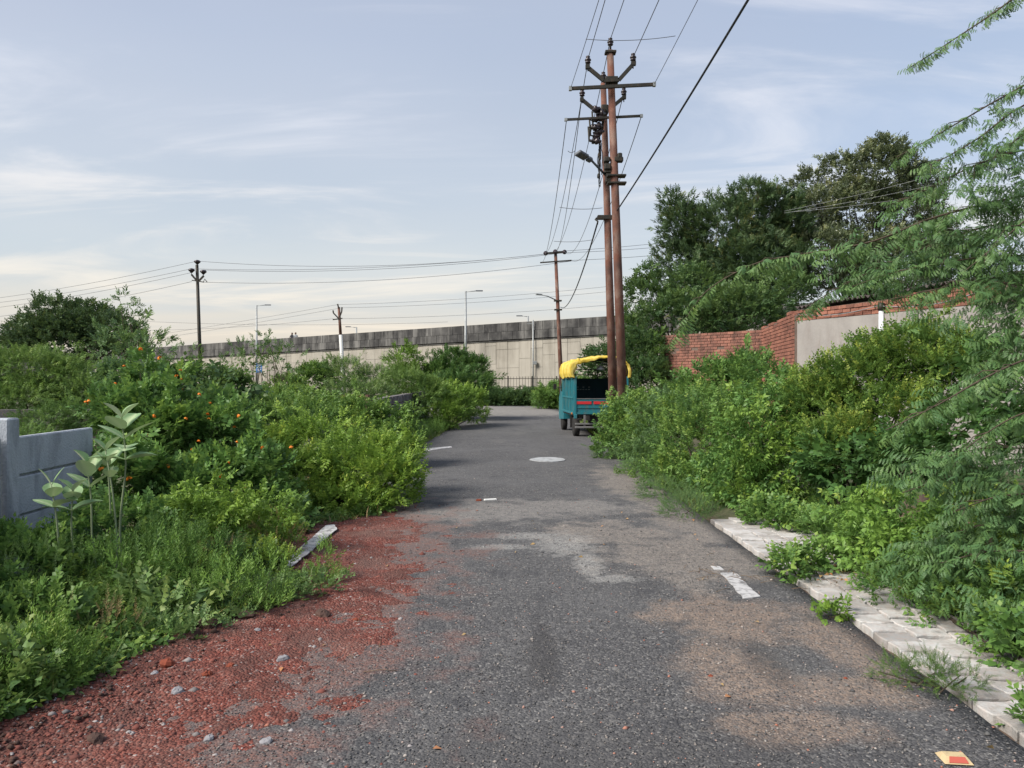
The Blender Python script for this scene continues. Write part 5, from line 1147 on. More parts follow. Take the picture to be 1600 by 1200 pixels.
plant('bush', 'low grassy weeds on the left verge under the round bush', 'bush', [((-2.7, 20.0, .12), (.5, 2.0, .22)), ((-2.6, 17.4, .1), (.5, 1.2, .2)), ((-2.35, 23.5, .1), (.35, 2.2, .2))], 'herb', .2, 'herb', cover=3, clump=.15, tbase=.3, up=.9, outw=.3)

# left mid bushes
plant('bush', 'dark broad leaved bush below the lone left pole', 'bush', [E(310, 604, 13.5, 50, 26), E(355, 614, 13, 40, 26), E(260, 612, 13.5, 46, 26), E(330, 645, 12.5, 66, 30)], 'broad', .32, 'darkgreen', cover=4.6, clump=.34, tbase=.40, tip=.2, up=.1)
plant('bush', 'grey green bush below the thin tree on the left', 'bush', [E(195, 592, 15, 38, 24), E(240, 596, 15, 28, 20), E(215, 615, 14, 46, 26)], 'broad', .26, 'palegreen', cover=3.8, clump=.3, tbase=.15)
plant('bush', 'bright green bush beside the short brick pier', 'bush', [E(560, 655, 14, 45, 24), E(610, 668, 14, 36, 26), E(520, 645, 15, 36, 20), E(640, 690, 13.5, 20, 22), E(575, 690, 13.5, 55, 20)], 'whorl', .24, 'midgreen', cover=4.4, clump=.26, tbase=.42, tip=.15)
plant('bush', 'mid green bush left of the brick pier', 'bush', [E(440, 645, 14, 50, 26), E(480, 660, 13, 50, 26), E(410, 670, 12.5, 50, 30)], 'cassia', .24, 'midgreen', cover=4.2, clump=.26, tbase=.38, tip=.2)
plant('cassia_bush', 'big rounded yellow green bush overhanging the left road edge', 'bush', [E(560, 735, 9.6, 78, 55), E(605, 765, 9.2, 46, 52), E(500, 700, 10.3, 62, 42), E(470, 760, 9.3, 70, 55), E(540, 790, 8.9, 70, 28), E(620, 715, 10.4, 34, 36), E(420, 720, 9.8, 50, 42)],
      'cassia', .20, 'yellowgreen', cover=5.2, clump=.20, tbase=.30, tvar=.16, tip=.22, gap=.05, zmin=-.02)
lan_ells = [E(250, 690, 8.2, 70, 60), E(330, 700, 8.4, 70, 62), E(230, 630, 8.6, 42, 32), E(215, 655, 8.3, 55, 38), E(380, 760, 7.9, 70, 62), E(290, 775, 7.5, 70, 55), E(190, 760, 7.2, 65, 62), E(420, 815, 7.6, 50, 32), E(330, 830, 7.2, 60, 30), E(224, 578, 8.7, 13, 18), E(280, 596, 8.8, 12, 20), E(165, 645, 8.4, 26, 28), E(345, 655, 9, 46, 30)]
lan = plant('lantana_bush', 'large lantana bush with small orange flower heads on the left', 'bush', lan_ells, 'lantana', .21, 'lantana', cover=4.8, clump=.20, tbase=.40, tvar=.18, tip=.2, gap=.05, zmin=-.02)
# lantana flower heads
def flower_mesh(seed):
    rnd = random.Random(seed); V = []; Tt = []
    for i in range(22):
        a = rnd.uniform(0, 6.28); e = rnd.uniform(0, 1.3); d = Vector((math.cos(a) * math.sin(e), math.sin(a) * math.sin(e), math.cos(e))); c = d * .018; s = .0085
        x = d.orthogonal().normalized() * s; y = d.cross(x).normalized() * s; k = len(V); V += [c + x, c + y, c - x, c - y, c * .3]; Tt += [(k, k + 1, k + 2), (k, k + 2, k + 3), (k + 1, k, k + 4), (k + 3, k + 2, k + 4)]
    me = bpy.data.meshes.new('flower_head'); me.from_pydata([tuple(v) for v in V], [], Tt); me.materials.append(M['flower']); me.update(); return me
fm = [flower_mesh(i) for i in range(3)]
fp = [(219, 546), (282, 580), (276, 588), (283, 594), (283, 607), (220, 613), (311, 617), (328, 630), (140, 627), (134, 630), (194, 573), (240, 651), (326, 656), (324, 648), (374, 650), (230, 680), (366, 668), (300, 703), (371, 692), (254, 714), (262, 729), (154, 734), (160, 734), (202, 749), (356, 724), (374, 780), (366, 779), (383, 764), (440, 846), (448, 850), (460, 820), (455, 700), (250, 560), (410, 700), (345, 745), (310, 690), (290, 655), (180, 600)]
lb = bpy_mats[lan.name][0]
def surf_depth(px, py, ells, D0=7.5):
    best = None; d = Vector(((px - 800) / F, 1, (HZ - py) / F))
    for c, r in ells:
        o = np.array([0, 0, EYE]) - np.array(c); q = o / np.array(r); w_ = np.array(d) / np.array(r); a = w_ @ w_; bq = q @ w_; cq = q @ q - 1.12; disc_ = bq * bq - a * cq
        if disc_ > 0:
            t = (-bq - math.sqrt(disc_)) / a
            if best is None or t < best: best = t
    return best
for i, (px, py) in enumerate(fp):
    t = surf_depth(px, py, lan_ells)
    if t is None: t = 8.4
    p = P(px, py, t - .10); o = link('flower_head', fm[i % 3], lan); o.location = p - lb; o.rotation_euler = (random.uniform(.2, 1.0), random.uniform(-.5, .5), random.uniform(0, 6)); o.scale = [random.uniform(.9, 1.35)] * 3
print('tris', TRI[0])

# ------------------------------------------------------------------ right hand bushes
plant('bush', 'leafy green bush at the foot of the rusty pole pair', 'bush', [E(985, 670, 15.6, 36, 42), E(956, 682, 15.2, 24, 28), E(1010, 690, 14.5, 45, 38), E(1000, 640, 16, 30, 24), E(966, 652, 16, 22, 18)], 'whorl', .25, 'midgreen', cover=3.2, clump=.26, tbase=.40, tip=.2)
plant('bush', 'pale green weedy bush just in front of the poles', 'bush', [E(1040, 660, 13.2, 42, 36), E(1010, 715, 13, 40, 26), E(1050, 640, 13.6, 36, 26)], 'cassia', .22, 'palegreen', cover=3.2, clump=.22, tbase=.3)
plant('bush', 'tall dull green bush against the old brick wall', 'bush', [E(1115, 600, 15, 48, 36), E(1160, 588, 15, 42, 28), E(1085, 632, 14.5, 52, 32), E(1200, 606, 14, 50, 30), E(1165, 572, 15.2, 30, 16)], 'far', .26, 'midgreen', cover=3.0, clump=.28, tbase=.28, tip=.1)
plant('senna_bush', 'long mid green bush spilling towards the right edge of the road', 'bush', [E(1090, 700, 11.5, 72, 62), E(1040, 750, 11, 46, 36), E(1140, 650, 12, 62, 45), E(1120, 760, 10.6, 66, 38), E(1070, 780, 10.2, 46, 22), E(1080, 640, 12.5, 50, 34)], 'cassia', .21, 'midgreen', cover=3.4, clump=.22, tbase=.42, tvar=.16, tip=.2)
plant('senna_bush', 'dense leafy bush above the far end of the white pavers', 'bush', [E(1190, 700, 9.8, 72, 66), E(1150, 755, 9.3, 50, 44), E(1220, 640, 10.2, 62, 42), E(1240, 730, 9.4, 50, 55), E(1190, 782, 9.1, 46, 14)], 'whorl', .23, 'lantana', cover=3.2, clump=.23, tbase=.60, tvar=.16, tip=.2, zmin=.0)
plant('tall_bush', 'tall yellow green thorny bush in front of the grey shed wall', 'bush', [E(1340, 600, 9.6, 76, 46), E(1440, 560, 9.4, 76, 44), E(1290, 640, 9.6, 56, 46), E(1380, 660, 9.0, 82, 52), E(1500, 590, 9.0, 62, 48), E(1320, 700, 8.8, 66, 46), E(1350, 548, 9.8, 26, 18), E(1420, 535, 9.6, 40, 20), E(1250, 620, 10, 30, 30)], 'small', .24, 'olive', cover=6.0, clump=.20, tbase=.40, tvar=.2, tip=.3, gap=.05, flat=.6, inner=.6)
plant('tall_bush', 'dark broad leaved climber mass under the tall yellow green bush', 'bush', [E(1330, 730, 8.3, 60, 36), E(1420, 720, 8, 66, 44), E(1500, 690, 7.8, 72, 52), E(1290, 720, 8.6, 40, 40), E(1560, 620, 8.0, 60, 60), E(1560, 560, 8.6, 40, 40)], 'broad', .25, 'lantana', cover=3.2, clump=.22, tbase=.22, tvar=.14, tip=.15, flat=.7)
plant('young_bush', 'light green leafy sapling beside the middle of the white pavers', 'bush', [E(1400, 815, 6.2, 55, 40), E(1350, 845, 6.1, 46, 34), E(1440, 850, 5.8, 60, 42), E(1330, 800, 6.5, 36, 22), E(1380, 880, 5.6, 50, 30)], 'whorl', .19, 'herb', cover=3.0, clump=.15, tbase=.22, tvar=.16, tip=.25)
plant('young_bush', 'bright yellow green leafy shoot at the right edge of the photo', 'bush', [E(1590, 815, 5.6, 46, 30), E(1500, 800, 6.0, 36, 24), E(1560, 860, 5.3, 40, 24)], 'broad', .17, 'yellowgreen', cover=3.0, clump=.12, tbase=.5, tip=.3)
plant('young_bush', 'loose green bush over the nearer pavers at the right', 'bush', [E(1460, 920, 5.1, 76, 42), E(1400, 930, 5.2, 48, 30), E(1520, 960, 4.7, 66, 50), E(1590, 950, 4.6, 60, 70), E(1590, 1040, 4.1, 42, 60)], 'cassia', .15, 'midgreen', cover=3.0, clump=.14, tbase=.35, tvar=.16, tip=.25)
plant('creeping_weed', 'small bushy weed growing across the nearest pavers', 'weed', [((2.02, 3.78, .07), (.17, .12, .08)), ((2.14, 3.70, .06), (.13, .10, .07)), ((1.90, 3.86, .05), (.10, .09, .055))], 'herbfine', .075, 'olive', cover=4.2, clump=.05, tbase=.32, stem_r=.004, zmin=.0)
plant('creeping_weed', 'broad leaved vine sprawling over the pavers and asphalt edge', 'weed', [((2.22, 6.05, .08), (.20, .12, .10)), ((2.1, 5.85, .09), (.10, .10, .09)), ((2.55, 6.2, .08), (.25, .14, .09)), ((2.85, 6.3, .10), (.2, .2, .10))], 'broad', .13, 'midgreen', cover=3.4, clump=.07, tbase=.42, tip=.2, stem_r=.004, zmin=.0)
plant('creeping_weed', 'tiny vine tip reaching onto the asphalt beside the pavers', 'weed', [((2.0, 4.86, .03), (.14, .05, .03)), ((2.12, 4.95, .05), (.05, .05, .05))], 'broad', .08, 'yellowgreen', cover=2.6, clump=.04, tbase=.3, stem_r=.003, zmin=.0)
for i, (c, r, lab) in enumerate([((2.75, 8.2, .08), (.30, .5, .12), 'leafy ground creeper at the far end of the pavers'), ((3.1, 7.4, .08), (.3, .6, .14), 'leafy creeper along the bush side of the far pavers'), ((3.2, 6.7, .1), (.3, .5, .14), 'creeper by the bush side at the middle of the pavers'), ((3.05, 5.0, .08), (.22, .6, .12), 'grassy creeper along the bush side of the near pavers'), ((2.75, 4.1, .08), (.2, .5, .14), 'weedy fringe beside the nearest pavers'), ((2.3, 3.35, .03), (.12, .08, .05), 'little weed rooted between the nearest pavers')]):
    plant('ground_creeper', lab, 'creeper', [(c, r)], 'lantana' if i % 2 else 'broad', .11, 'midgreen', 'creepers beside the pavers', cover=3.0, clump=.09, tbase=.45, stem_r=.003, zmin=.0)
for i, (px, py, w_, lab) in enumerate([(1000, 735, 40, 'low weeds at the right road edge near the truck'), (1035, 775, 44, 'low grassy weeds where the pavers begin'), (1070, 800, 46, 'small leaved weeds at the far tip of the pavers'), (950, 705, 34, 'low weeds under the bush by the poles')]):
    g = G(px, py + 12); plant('low_weeds', lab, 'weed', [((g.x + .1, g.y + .3, .08), (w_ / F * g.y, .5, .16))], 'herbfine', .13, 'palegreen', 'low weeds on the right road edge', cover=3.4, clump=.12, tbase=.35, stem_r=.004, zmin=-.02)
# earth clods glimpsed behind the foliage
for px, py, D, s_, lab in [(1430, 785, 6.9, .20, 'dark shaded earth mound between the right bushes'), (1528, 800, 6.6, .13, 'brown earth clod beside the bright yellow green shoot')]:
    p = P(px, py, D); me = bpy.data.meshes.new('earth_mound'); b = MB()
    n = 14; vs = []; fs = []
    for j in range(8):
        for i in range(n):
            a = 2 * math.pi * i / n; e = math.pi / 2 * j / 7; k = s_ * (1 + .25 * nz(math.cos(a) * 2, math.sin(a) * 2 + j * .4, 1, px)); vs.append((k * 1.3 * math.cos(a) * math.cos(e), k * math.sin(a) * math.cos(e), (p.z + s_ * .6) * (math.sin(e) ** .8)))
    fs = [(j * n + i, j * n + (i + 1) % n, (j + 1) * n + (i + 1) % n, (j + 1) * n + i) for j in range(7) for i in range(n)]
    b.add(vs, fs, True); o = b.build('earth_mound', M['soilbank'], origin=(0, 0, 0)); o.location = (p.x, p.y, -.02); tag(o, lab, 'earth mound')

# ------------------------------------------------------------------ overhanging feathery tree on the right
def catmull(pts, n=8):
    pts = [Vector(p) for p in pts]; q = [pts[0] * 2 - pts[1]] + pts + [pts[-1] * 2 - pts[-2]]; out = []
    for i in range(1, len(q) - 2):
        for k in range(n):
            t = k / n; a, b_, c, d = q[i - 1:i + 3]
            out.append(.5 * ((2 * b_) + (c - a) * t + (2 * a - 5 * b_ + 4 * c - d) * t * t + (3 * b_ - a - 3 * c + d) * t ** 3))
    out.append(pts[-1]); return out
mes = empty('feathery_tree', (5.9, 5.6, -.03), 'feathery leaved tree whose long branches hang in from the right edge', 'tree')
fpos, fdir, fsz, ft = [], [], [], []
def feather_branch(px, r0=.009, twig=.26, every=.06, dens=1.0, size=.15, name='branch', start=0.0, young=.25, hang=.12):
    path = catmull([P(*p) for p in px], 9); L = [0]
    for a, c in zip(path[:-1], path[1:]): L.append(L[-1] + (c - a).length)
    tot = L[-1]; b = MB(); b.tube(path, [r0 * (1 - .85 * l / tot) + .0015 for l in L], 6, cap=False)
    def at(s):
        for i in range(len(L) - 1):
            if L[i + 1] >= s: return path[i].lerp(path[i + 1], (s - L[i]) / max(L[i + 1] - L[i], 1e-6)), (path[i + 1] - path[i]).normalized()
        return path[-1], (path[-1] - path[-2]).normalized()
    s = tot * start; k = 0; every *= .62; ph = random.uniform(0, 99)
    while s < tot:
        p, t = at(s); side = t.cross(Vector((0, 0, 1))).normalized() * (1 if k % 2 else -1); fr = s / tot
        # leaf directly on the branch
        thick_ = .5 + 1.1 * noise.noise(Vector((s * 4.5, ph, 0))) + .35
        if random.random() < dens * thick_:
            for q in range(2):
                d = t * .8 + side * random.uniform(.1, .8) * (1 if q else -1) + Vector((0, 0, -hang + random.uniform(-.7, .6)))
                fpos.append(p); fdir.append(d); fsz.append(size * 1.08 * random.uniform(.75, 1.2) * (1 - .25 * fr)); ft.append(.3 + young * fr + random.uniform(-.12, .12))
        if k % 3 == 0 and random.random() < dens * thick_ and fr < .95:
            tl = twig * random.choice([.4, .7, 1.0, 1.5]) * (1 - .5 * fr); d0 = (t * .9 + side * random.uniform(.3, .9) + Vector((0, 0, random.uniform(-.3, .35)))).normalized(); e = p + d0 * tl + Vector((0, 0, -tl * .25)); mid = p + d0 * tl * .5
            mid += Vector((0, 0, tl * .08)); tw = [p, mid, e]; b.tube(tw, [.004, .003, .0012], 4, cap=False); n = max(2, int(tl / .038))
            for i in range(n):
                u = (i + 1) / n; q0 = p.lerp(mid, u * 2) if u < .5 else mid.lerp(e, u * 2 - 1); sd = d0.cross(Vector((0, 0, 1))) * (1 if i % 2 else -1)
                fpos.append(q0); fdir.append(d0 * .6 + sd * random.uniform(.2, .8) + Vector((0, 0, -hang + random.uniform(-.55, .5)))); fsz.append(size * 1.05 * random.uniform(.7, 1.1) * (1 - .25 * u)); ft.append(.28 + young * .6 * u + random.uniform(-.12, .12))
        s += every * random.uniform(.7, 1.3); k += 1
    o = b.build(name, M['bark'], mes); return o
random.seed(21)
feather_branch([(1760, -120, 5.2), (1640, -45, 5.1), (1560, 15, 5.0), (1490, 62, 4.9), (1415, 110, 4.8)], twig=.12, size=.105, every=.055, dens=.95, start=.2)
feather_branch([(1800, 60, 5.4), (1660, 105, 5.2), (1570, 150, 5.1), (1500, 190, 5.0), (1448, 220, 4.9), (1400, 246, 4.9)], twig=.16, size=.115, every=.055, start=.2)
feather_branch([(1800, 110, 5.6), (1680, 130, 5.4), (1590, 170, 5.3), (1530, 215, 5.2), (1470, 250, 5.2), (1440, 262, 5.1)], twig=.2, size=.12, start=.2)
feather_branch([(1820, 200, 5.6), (1700, 225, 5.4), (1600, 235, 5.3), (1520, 260, 5.2), (1440, 300, 5.1), (1390, 320, 5.1)], twig=.28, size=.125, start=.2)
feather_branch([(1820, 150, 6.2), (1700, 190, 6.0), (1620, 200, 5.9), (1560, 240, 5.8), (1500, 290, 5.8)], twig=.3, size=.13, start=.2)
feather_branch([(1820, 280, 5.9), (1700, 290, 5.8), (1580, 310, 5.7), (1460, 340, 5.7), (1360, 378, 5.7), (1250, 398, 5.8), (1180, 412, 5.9), (1110, 450, 6.0), (1075, 492, 6.1), (1048, 532, 6.1)], r0=.012, twig=.24, size=.15, every=.055, start=.15, young=.35, hang=.45)
feather_branch([(1800, 330, 6.3), (1680, 340, 6.1), (1560, 350, 6.0), (1450, 385, 6.0), (1370, 420, 6.0), (1310, 450, 6.1), (1258, 480, 6.1)], twig=.26, size=.15, start=.15, hang=.45)
feather_branch([(1800, 400, 5.8), (1680, 400, 5.7), (1560, 400, 5.6), (1480, 410, 5.6), (1400, 425, 5.6), (1330, 448, 5.6)], twig=.28, size=.14, start=.15)
feather_branch([(1800, 470, 5.6), (1680, 455, 5.5), (1590, 445, 5.4), (1520, 440, 5.4), (1450, 455, 5.4), (1390, 468, 5.5)], twig=.26, size=.14, start=.15, hang=.5)
feather_branch([(1820, 250, 5.2), (1700, 280, 5.1), (1620, 330, 5.0), (1560, 380, 5.0), (1500, 430, 5.0)], twig=.28, size=.13, start=.2)
feather_branch([(1820, 520, 4.6), (1700, 545, 4.6), (1610, 560, 4.6), (1540, 590, 4.6), (1470, 630, 4.6), (1420, 655, 4.6), (1384, 672, 4.6)], twig=.16, size=.135, every=.045, start=.15, hang=.6, young=.3)
feather_branch([(1820, 500, 5.4), (1700, 510, 5.3), (1620, 520, 5.2), (1570, 545, 5.2), (1530, 590, 5.2)], twig=.26, size=.14, start=.2)
for (y0, y1, x1, D) in [(700, 715, 1470, 5.1), (770, 800, 1490, 4.8), (860, 880, 1470, 4.7), (720, 770, 1410, 5.3), (640, 700, 1510, 5.0), (810, 850, 1440, 5.0), (950, 985, 1570, 4.2)]:
    feather_branch([(1820, y0 - 10, D + .4), (1720, y0 - 14, D + .2), (1620, y0, D), ((1620 + x1) / 2, (y0 + y1) / 2 - 8, D), (x1, y1, D)], r0=.011, twig=.24, size=.125, start=.2, every=.05, young=.15)
def feather_mass(px, py, D, rx, ry, n, size=.13, tb=.35):
    c, r = E(px, py, D, rx, ry, rx / F * D * .7); sub = [(Vector(c) + Vector([random.gauss(0, .45) * q for q in r])) for _ in range(max(5, n // 26))]
    for _ in range(int(n * .52)):
        q = random.choice(sub); o_ = Vector((random.gauss(0, 1), random.gauss(0, 1), random.gauss(0, .5))) * .085 * (D / 5)
        fpos.append(q + o_); fdir.append(o_.normalized() * .7 + Vector((-.5, -.2, random.uniform(-.55, .25)))); fsz.append(size * random.uniform(.7, 1.25)); ft.append(tb + random.uniform(-.15, .2))
for a in [(1600, 300, 5.5, 55, 50, 260), (1550, 385, 5.7, 62, 40, 280), (1460, 400, 5.9, 80, 45, 320), (1370, 425, 6.0, 70, 30, 200), (1590, 440, 5.4, 60, 50, 330), (1560, 510, 5.2, 55, 40, 260), (1600, 220, 5.6, 50, 35, 130), (1480, 320, 5.8, 50, 35, 130), (1500, 730, 5.3, 90, 34, 380), (1570, 780, 5.0, 60, 45, 330), (1540, 880, 4.8, 75, 45, 420), (1450, 890, 5.0, 50, 34, 200), (1590, 960, 4.3, 40, 50, 220), (1430, 745, 5.6, 40, 22, 120), (1570, 620, 5.2, 50, 60, 300)]:
    feather_mass(*a)
fpos = np.array([tuple(v) for v in fpos]); fdir = np.array([tuple(v) for v in fdir]); V, TT, tt = scatter(T['frond'], fpos, fdir, np.array(fsz), np.array(ft), roll=.45)
TRI[0] += len(TT); link('foliage', np_mesh('foliage', V - np.array([5.9, 5.6, -.03]), TT, M['feather'], tt), mes)
b = MB(); b.tube([(5.9, 5.6, -.08), (5.8, 5.6, .8), (5.95, 5.7, 1.8), (5.7, 5.6, 2.8), (5.4, 5.5, 3.8)], [.13, .11, .10, .08, .05], 10); b.build('trunk', M['bark'], mes)
b = MB()
for z, (px, py, D) in [(1.6, (1820, 400, 5.8)), (2.2, (1820, 200, 5.6)), (2.6, (1820, 150, 6.2)), (3.2, (1800, 60, 5.4)), (3.6, (1760, -120, 5.2)), (1.3, (1820, 520, 4.6)), (.8, (1820, 690, 5.0)), (.5, (1820, 850, 4.6)), (1.9, (1820, 280, 5.9))]:
    e = P(px, py, D); st_ = Vector((5.85, 5.62, z)); b.tube([st_, st_.lerp(e, .5) + Vector((0, 0, .12)), e], [.05, .035, .018], 6)
b.build('limb', M['bark'], mes)

# ------------------------------------------------------------------ calotropis plants
def big_leaf(L=1.0, w=.62, cup=.22, seed=0):
    rnd = random.Random(seed); nu, nv = 6, 4; V = []; F_ = []
    for i in range(nu + 1):
        u = i / nu; wd = w / 2 * (math.sin(math.pi * min(1, u * .92 + .06)) ** .75) * (1 + .12 * math.sin(3 * u))
        for j in range(nv + 1):
            v = (j / nv - .5) * 2; V.append((v * wd, u * L, -.10 * u * u + cup * wd * abs(v) ** 1.4 + (.012 if j == 2 else 0) + rnd.uniform(-.006, .006)))
    F_ = [(i * (nv + 1) + j, i * (nv + 1) + j + 1, (i + 1) * (nv + 1) + j + 1, (i + 1) * (nv + 1) + j) for i in range(nu) for j in range(nv)]
    me = bpy.data.meshes.new('leaf'); me.from_pydata(V, [], F_); me.polygons.foreach_set('use_smooth', [True] * len(F_)); me.materials.append(M['calotropis']); me.update()
    a = me.attributes.new('tint', 'FLOAT', 'POINT'); a.data.foreach_set('value', [.22 + .5 * (abs(k % (nv + 1) - 2) < .5) + rnd.uniform(-.1, .1) for k in range(len(V))]); return me
bl = [big_leaf(seed=i, w=.60 + .06 * i, cup=.15 + .12 * i) for i in range(4)]
# pale undersides
mt = M['calotropis']; h = NT(mt.node_tree); bs = mt.node_tree.nodes['Principled BSDF']; src = bs.inputs['Base Color'].links[0].from_socket
h.set(bs.inputs['Base Color'], h.mix(h.new('ShaderNodeNewGeometry').outputs['Backfacing'], src, (.46, .50, .38, 1)))
def calotropis(bpx, bpy_, D, toppx, toppy, pairs, lab, ls=.15, seed=0):
    rnd = random.Random(seed); top = P(toppx, toppy, D); base = P(bpx, bpy_, D); base.z = -.02
    root = empty('calotropis', tuple(base), lab, 'plant', 'tall calotropis plants by the whitewashed wall'); bv = Vector(base)
    path = catmull([base, base.lerp(top, .4) + Vector((rnd.uniform(-.04, .04), 0, 0)), base.lerp(top, .75) + Vector((rnd.uniform(-.03, .03), 0, 0)), top], 4)
    b = MB(); b.tube(path, [.009 - .005 * i / len(path) for i in range(len(path))], 8); b.build('stem', M['palestem'], root)
    for k in range(pairs):
        t = 1 - k * .30 / max(pairs - 1, 1) * min(1, pairs / 4); i = t * (len(path) - 1); i0 = min(int(i), len(path) - 2); p = path[i0].lerp(path[i0 + 1], i - i0)
        az = (k % 2) * math.pi / 2 + rnd.uniform(-.4, .4) + .3; el = rad(55 - 13 * k + rnd.uniform(-10, 10)); sc = ls * 1.22 * min(1, .72 + .2 * k) * rnd.uniform(.9, 1.1)
        for s in (0, math.pi):
            a = az + s; d = Vector((math.cos(a) * math.cos(el), math.sin(a) * math.cos(el), math.sin(el))); up = Vector((0, 0, 1)); x = d.cross(up).normalized(); z = x.cross(d).normalized()
            from mathutils import Matrix
            Mx = Matrix((x, d, z)).transposed(); o = link('leaf', rnd.choice(bl), root); o.location = p - bv; o.rotation_euler = Mx.to_euler(); o.scale = (sc, sc * rnd.uniform(.95, 1.15), sc)
calotropis(196, 860, 5.3, 190, 655, 5, 'tallest calotropis with pale broad leaves right of the white wall', .165, 1)
calotropis(178, 850, 5.2, 168, 722, 2, 'short calotropis with a small leaf tuft right of the wall end', .10, 2)
calotropis(158, 850, 5.4, 136, 728, 3, 'calotropis with a round upright leaf pair at the wall end', .16, 3)
calotropis(125, 850, 5.1, 114, 768, 3, 'calotropis in front of the lower wall slab, second from the left', .14, 4)
calotropis(98, 840, 5.0, 80, 760, 3, 'leftmost calotropis in front of the white wall', .14, 5)
calotropis(170, 800, 5.6, 165, 705, 2, 'calotropis with white undersides showing between the two taller ones', .17, 6)

# ------------------------------------------------------------------ weeds on the left verge
lv = 'weeds growing on the left verge'
def verge(name, lab, spots, tpl, sprig, m, **k): plant(name, lab, 'weed', spots, tpl, sprig, m, lv, stem='greenstem', stem_r=.005, zmin=-.03, **k)
verge('leafy_weed', 'broad leaved weed patch at the foot of the white wall', [((-3.3, 5.1, .22), (.4, .5, .28)), ((-3.0, 5.8, .25), (.45, .4, .35)), ((-3.25, 4.5, .2), (.35, .4, .28))], 'lantana', .15, 'lantana', cover=3.0, clump=.14, tbase=.42, tip=.15)
verge('leafy_weed', 'dark mossy looking weed mound left of the calotropis stems', [((-2.95, 4.85, .26), (.32, .3, .26)), ((-3.05, 4.5, .16), (.3, .3, .22))], 'herbfine', .13, 'olive', cover=3.2, clump=.12, tbase=.12, up=.5)
verge('leafy_weed', 'light green weeds below the calotropis stems', [((-2.5, 5.2, .22), (.35, .35, .25)), ((-2.2, 5.5, .2), (.3, .3, .24))], 'herb', .17, 'herb', cover=3.2, clump=.12, tbase=.12, up=.8)
verge('leafy_weed', 'yellow tinged leafy weed in front of the lantana bush', [((-2.55, 6.4, .35), (.4, .3, .22)), ((-2.2, 6.7, .3), (.35, .3, .25))], 'whorl', .16, 'yellowgreen', cover=2.6, clump=.13, tbase=.35)
verge('feathery_weed', 'bright feathery weed clump before the lantana bush', [((-2.42, 5.35, .20), (.22, .2, .28)), ((-2.55, 5.2, .12), (.25, .2, .2))], 'herbfine', .20, 'herb', cover=3.4, clump=.1, tbase=.35, up=1.2, outw=.35)
verge('feathery_weed', 'smaller feathery weed clump nearer the painted edge line', [((-2.12, 5.15, .15), (.16, .15, .2))], 'herbfine', .17, 'herb', cover=3.4, clump=.08, tbase=.45, up=1.2, outw=.35)
verge('leafy_weed', 'pale nettle like weeds beside the lower end of the white line', [((-1.80, 5.0, .14), (.16, .14, .2)), ((-1.62, 5.15, .14), (.12, .12, .2)), ((-1.95, 4.9, .08), (.15, .12, .1)), ((-1.68, 4.95, .05), (.25, .12, .07))], 'herb', .16, 'herb', cover=3.2, clump=.08, tbase=.45, up=1.1, outw=.4)
verge('leafy_weed', 'single upright weed at the right end of the verge by the line', [((-1.42, 5.8, .13), (.09, .08, .15)), ((-1.38, 5.75, .05), (.13, .1, .06))], 'herb', .14, 'herb', cover=3.2, clump=.06, tbase=.5, up=1.1, outw=.4)
verge('leafy_weed', 'low creeping weeds along the broken verge edge', [((-1.5, 5.45, .03), (.25, .25, .06)), ((-1.75, 5.3, .03), (.3, .3, .06)), ((-2.05, 4.55, .03), (.35, .25, .07))], 'small', .10, 'palegreen', cover=2.6, clump=.06, tbase=.4)
verge('leafy_weed', 'grassy weeds in the bottom left corner', [((-2.45, 3.75, .1), (.35, .3, .18)), ((-2.3, 3.9, .06), (.25, .25, .1)), ((-2.6, 3.35, .1), (.3, .25, .16)), ((-2.4, 3.35, .05), (.18, .2, .08))], 'herb', .13, 'herb', cover=2.8, clump=.09, tbase=.35, up=.7)
verge('leafy_weed', 'tall pale weed stalks standing in the bottom left', [((-2.30, 3.8, .22), (.10, .1, .2)), ((-2.45, 3.6, .2), (.1, .1, .18)), ((-2.75, 3.9, .22), (.12, .1, .2))], 'herb', .15, 'herb', cover=2.2, clump=.06, tbase=.7, up=1.3, outw=.3)
verge('leafy_weed', 'dense mixed weeds at the left edge of the picture', [((-3.0, 4.0, .14), (.35, .35, .22)), ((-2.75, 4.35, .12), (.3, .3, .2)), ((-2.95, 3.5, .1), (.3, .3, .18))], 'lantana', .12, 'midgreen', cover=3.0, clump=.1, tbase=.4)
verge('dry_weed', 'brownish dry weeds between the lantana and the white line', [((-2.05, 6.6, .15), (.25, .25, .2)), ((-2.2, 5.9, .12), (.2, .2, .16)), ((-2.35, 4.4, .08), (.25, .2, .12))], 'herbfine', .15, 'dry', cover=1.8, clump=.1, tbase=.25, up=.8)
rv = random.Random(31)
kinds = [('lantana', .13, 'lantana', 'dark heart leaved'), ('herb', .15, 'herb', 'bright narrow leaved'), ('broad', .12, 'palegreen', 'pale broad leaved'), ('herbfine', .14, 'acacia', 'fine leaved'), ('whorl', .15, 'midgreen', 'whorled'), ('small', .13, 'yellowgreen', 'tiny leaved yellowish'), ('broad', .11, 'darkgreen', 'glossy dark')]
places = ['by the bottom left corner', 'just above the grit edge near the orange brick fragment', 'left of the single brick fragment row', 'in the middle of the verge', 'under the calotropis stems', 'near the feathery weed clump', 'beside the dry weeds', 'at the left picture edge', 'in front of the wall foot', 'close to the largest clod', 'near the lantana skirt', 'below the leafy yellow tinged weed', 'towards the white line', 'behind the bottom left grass']
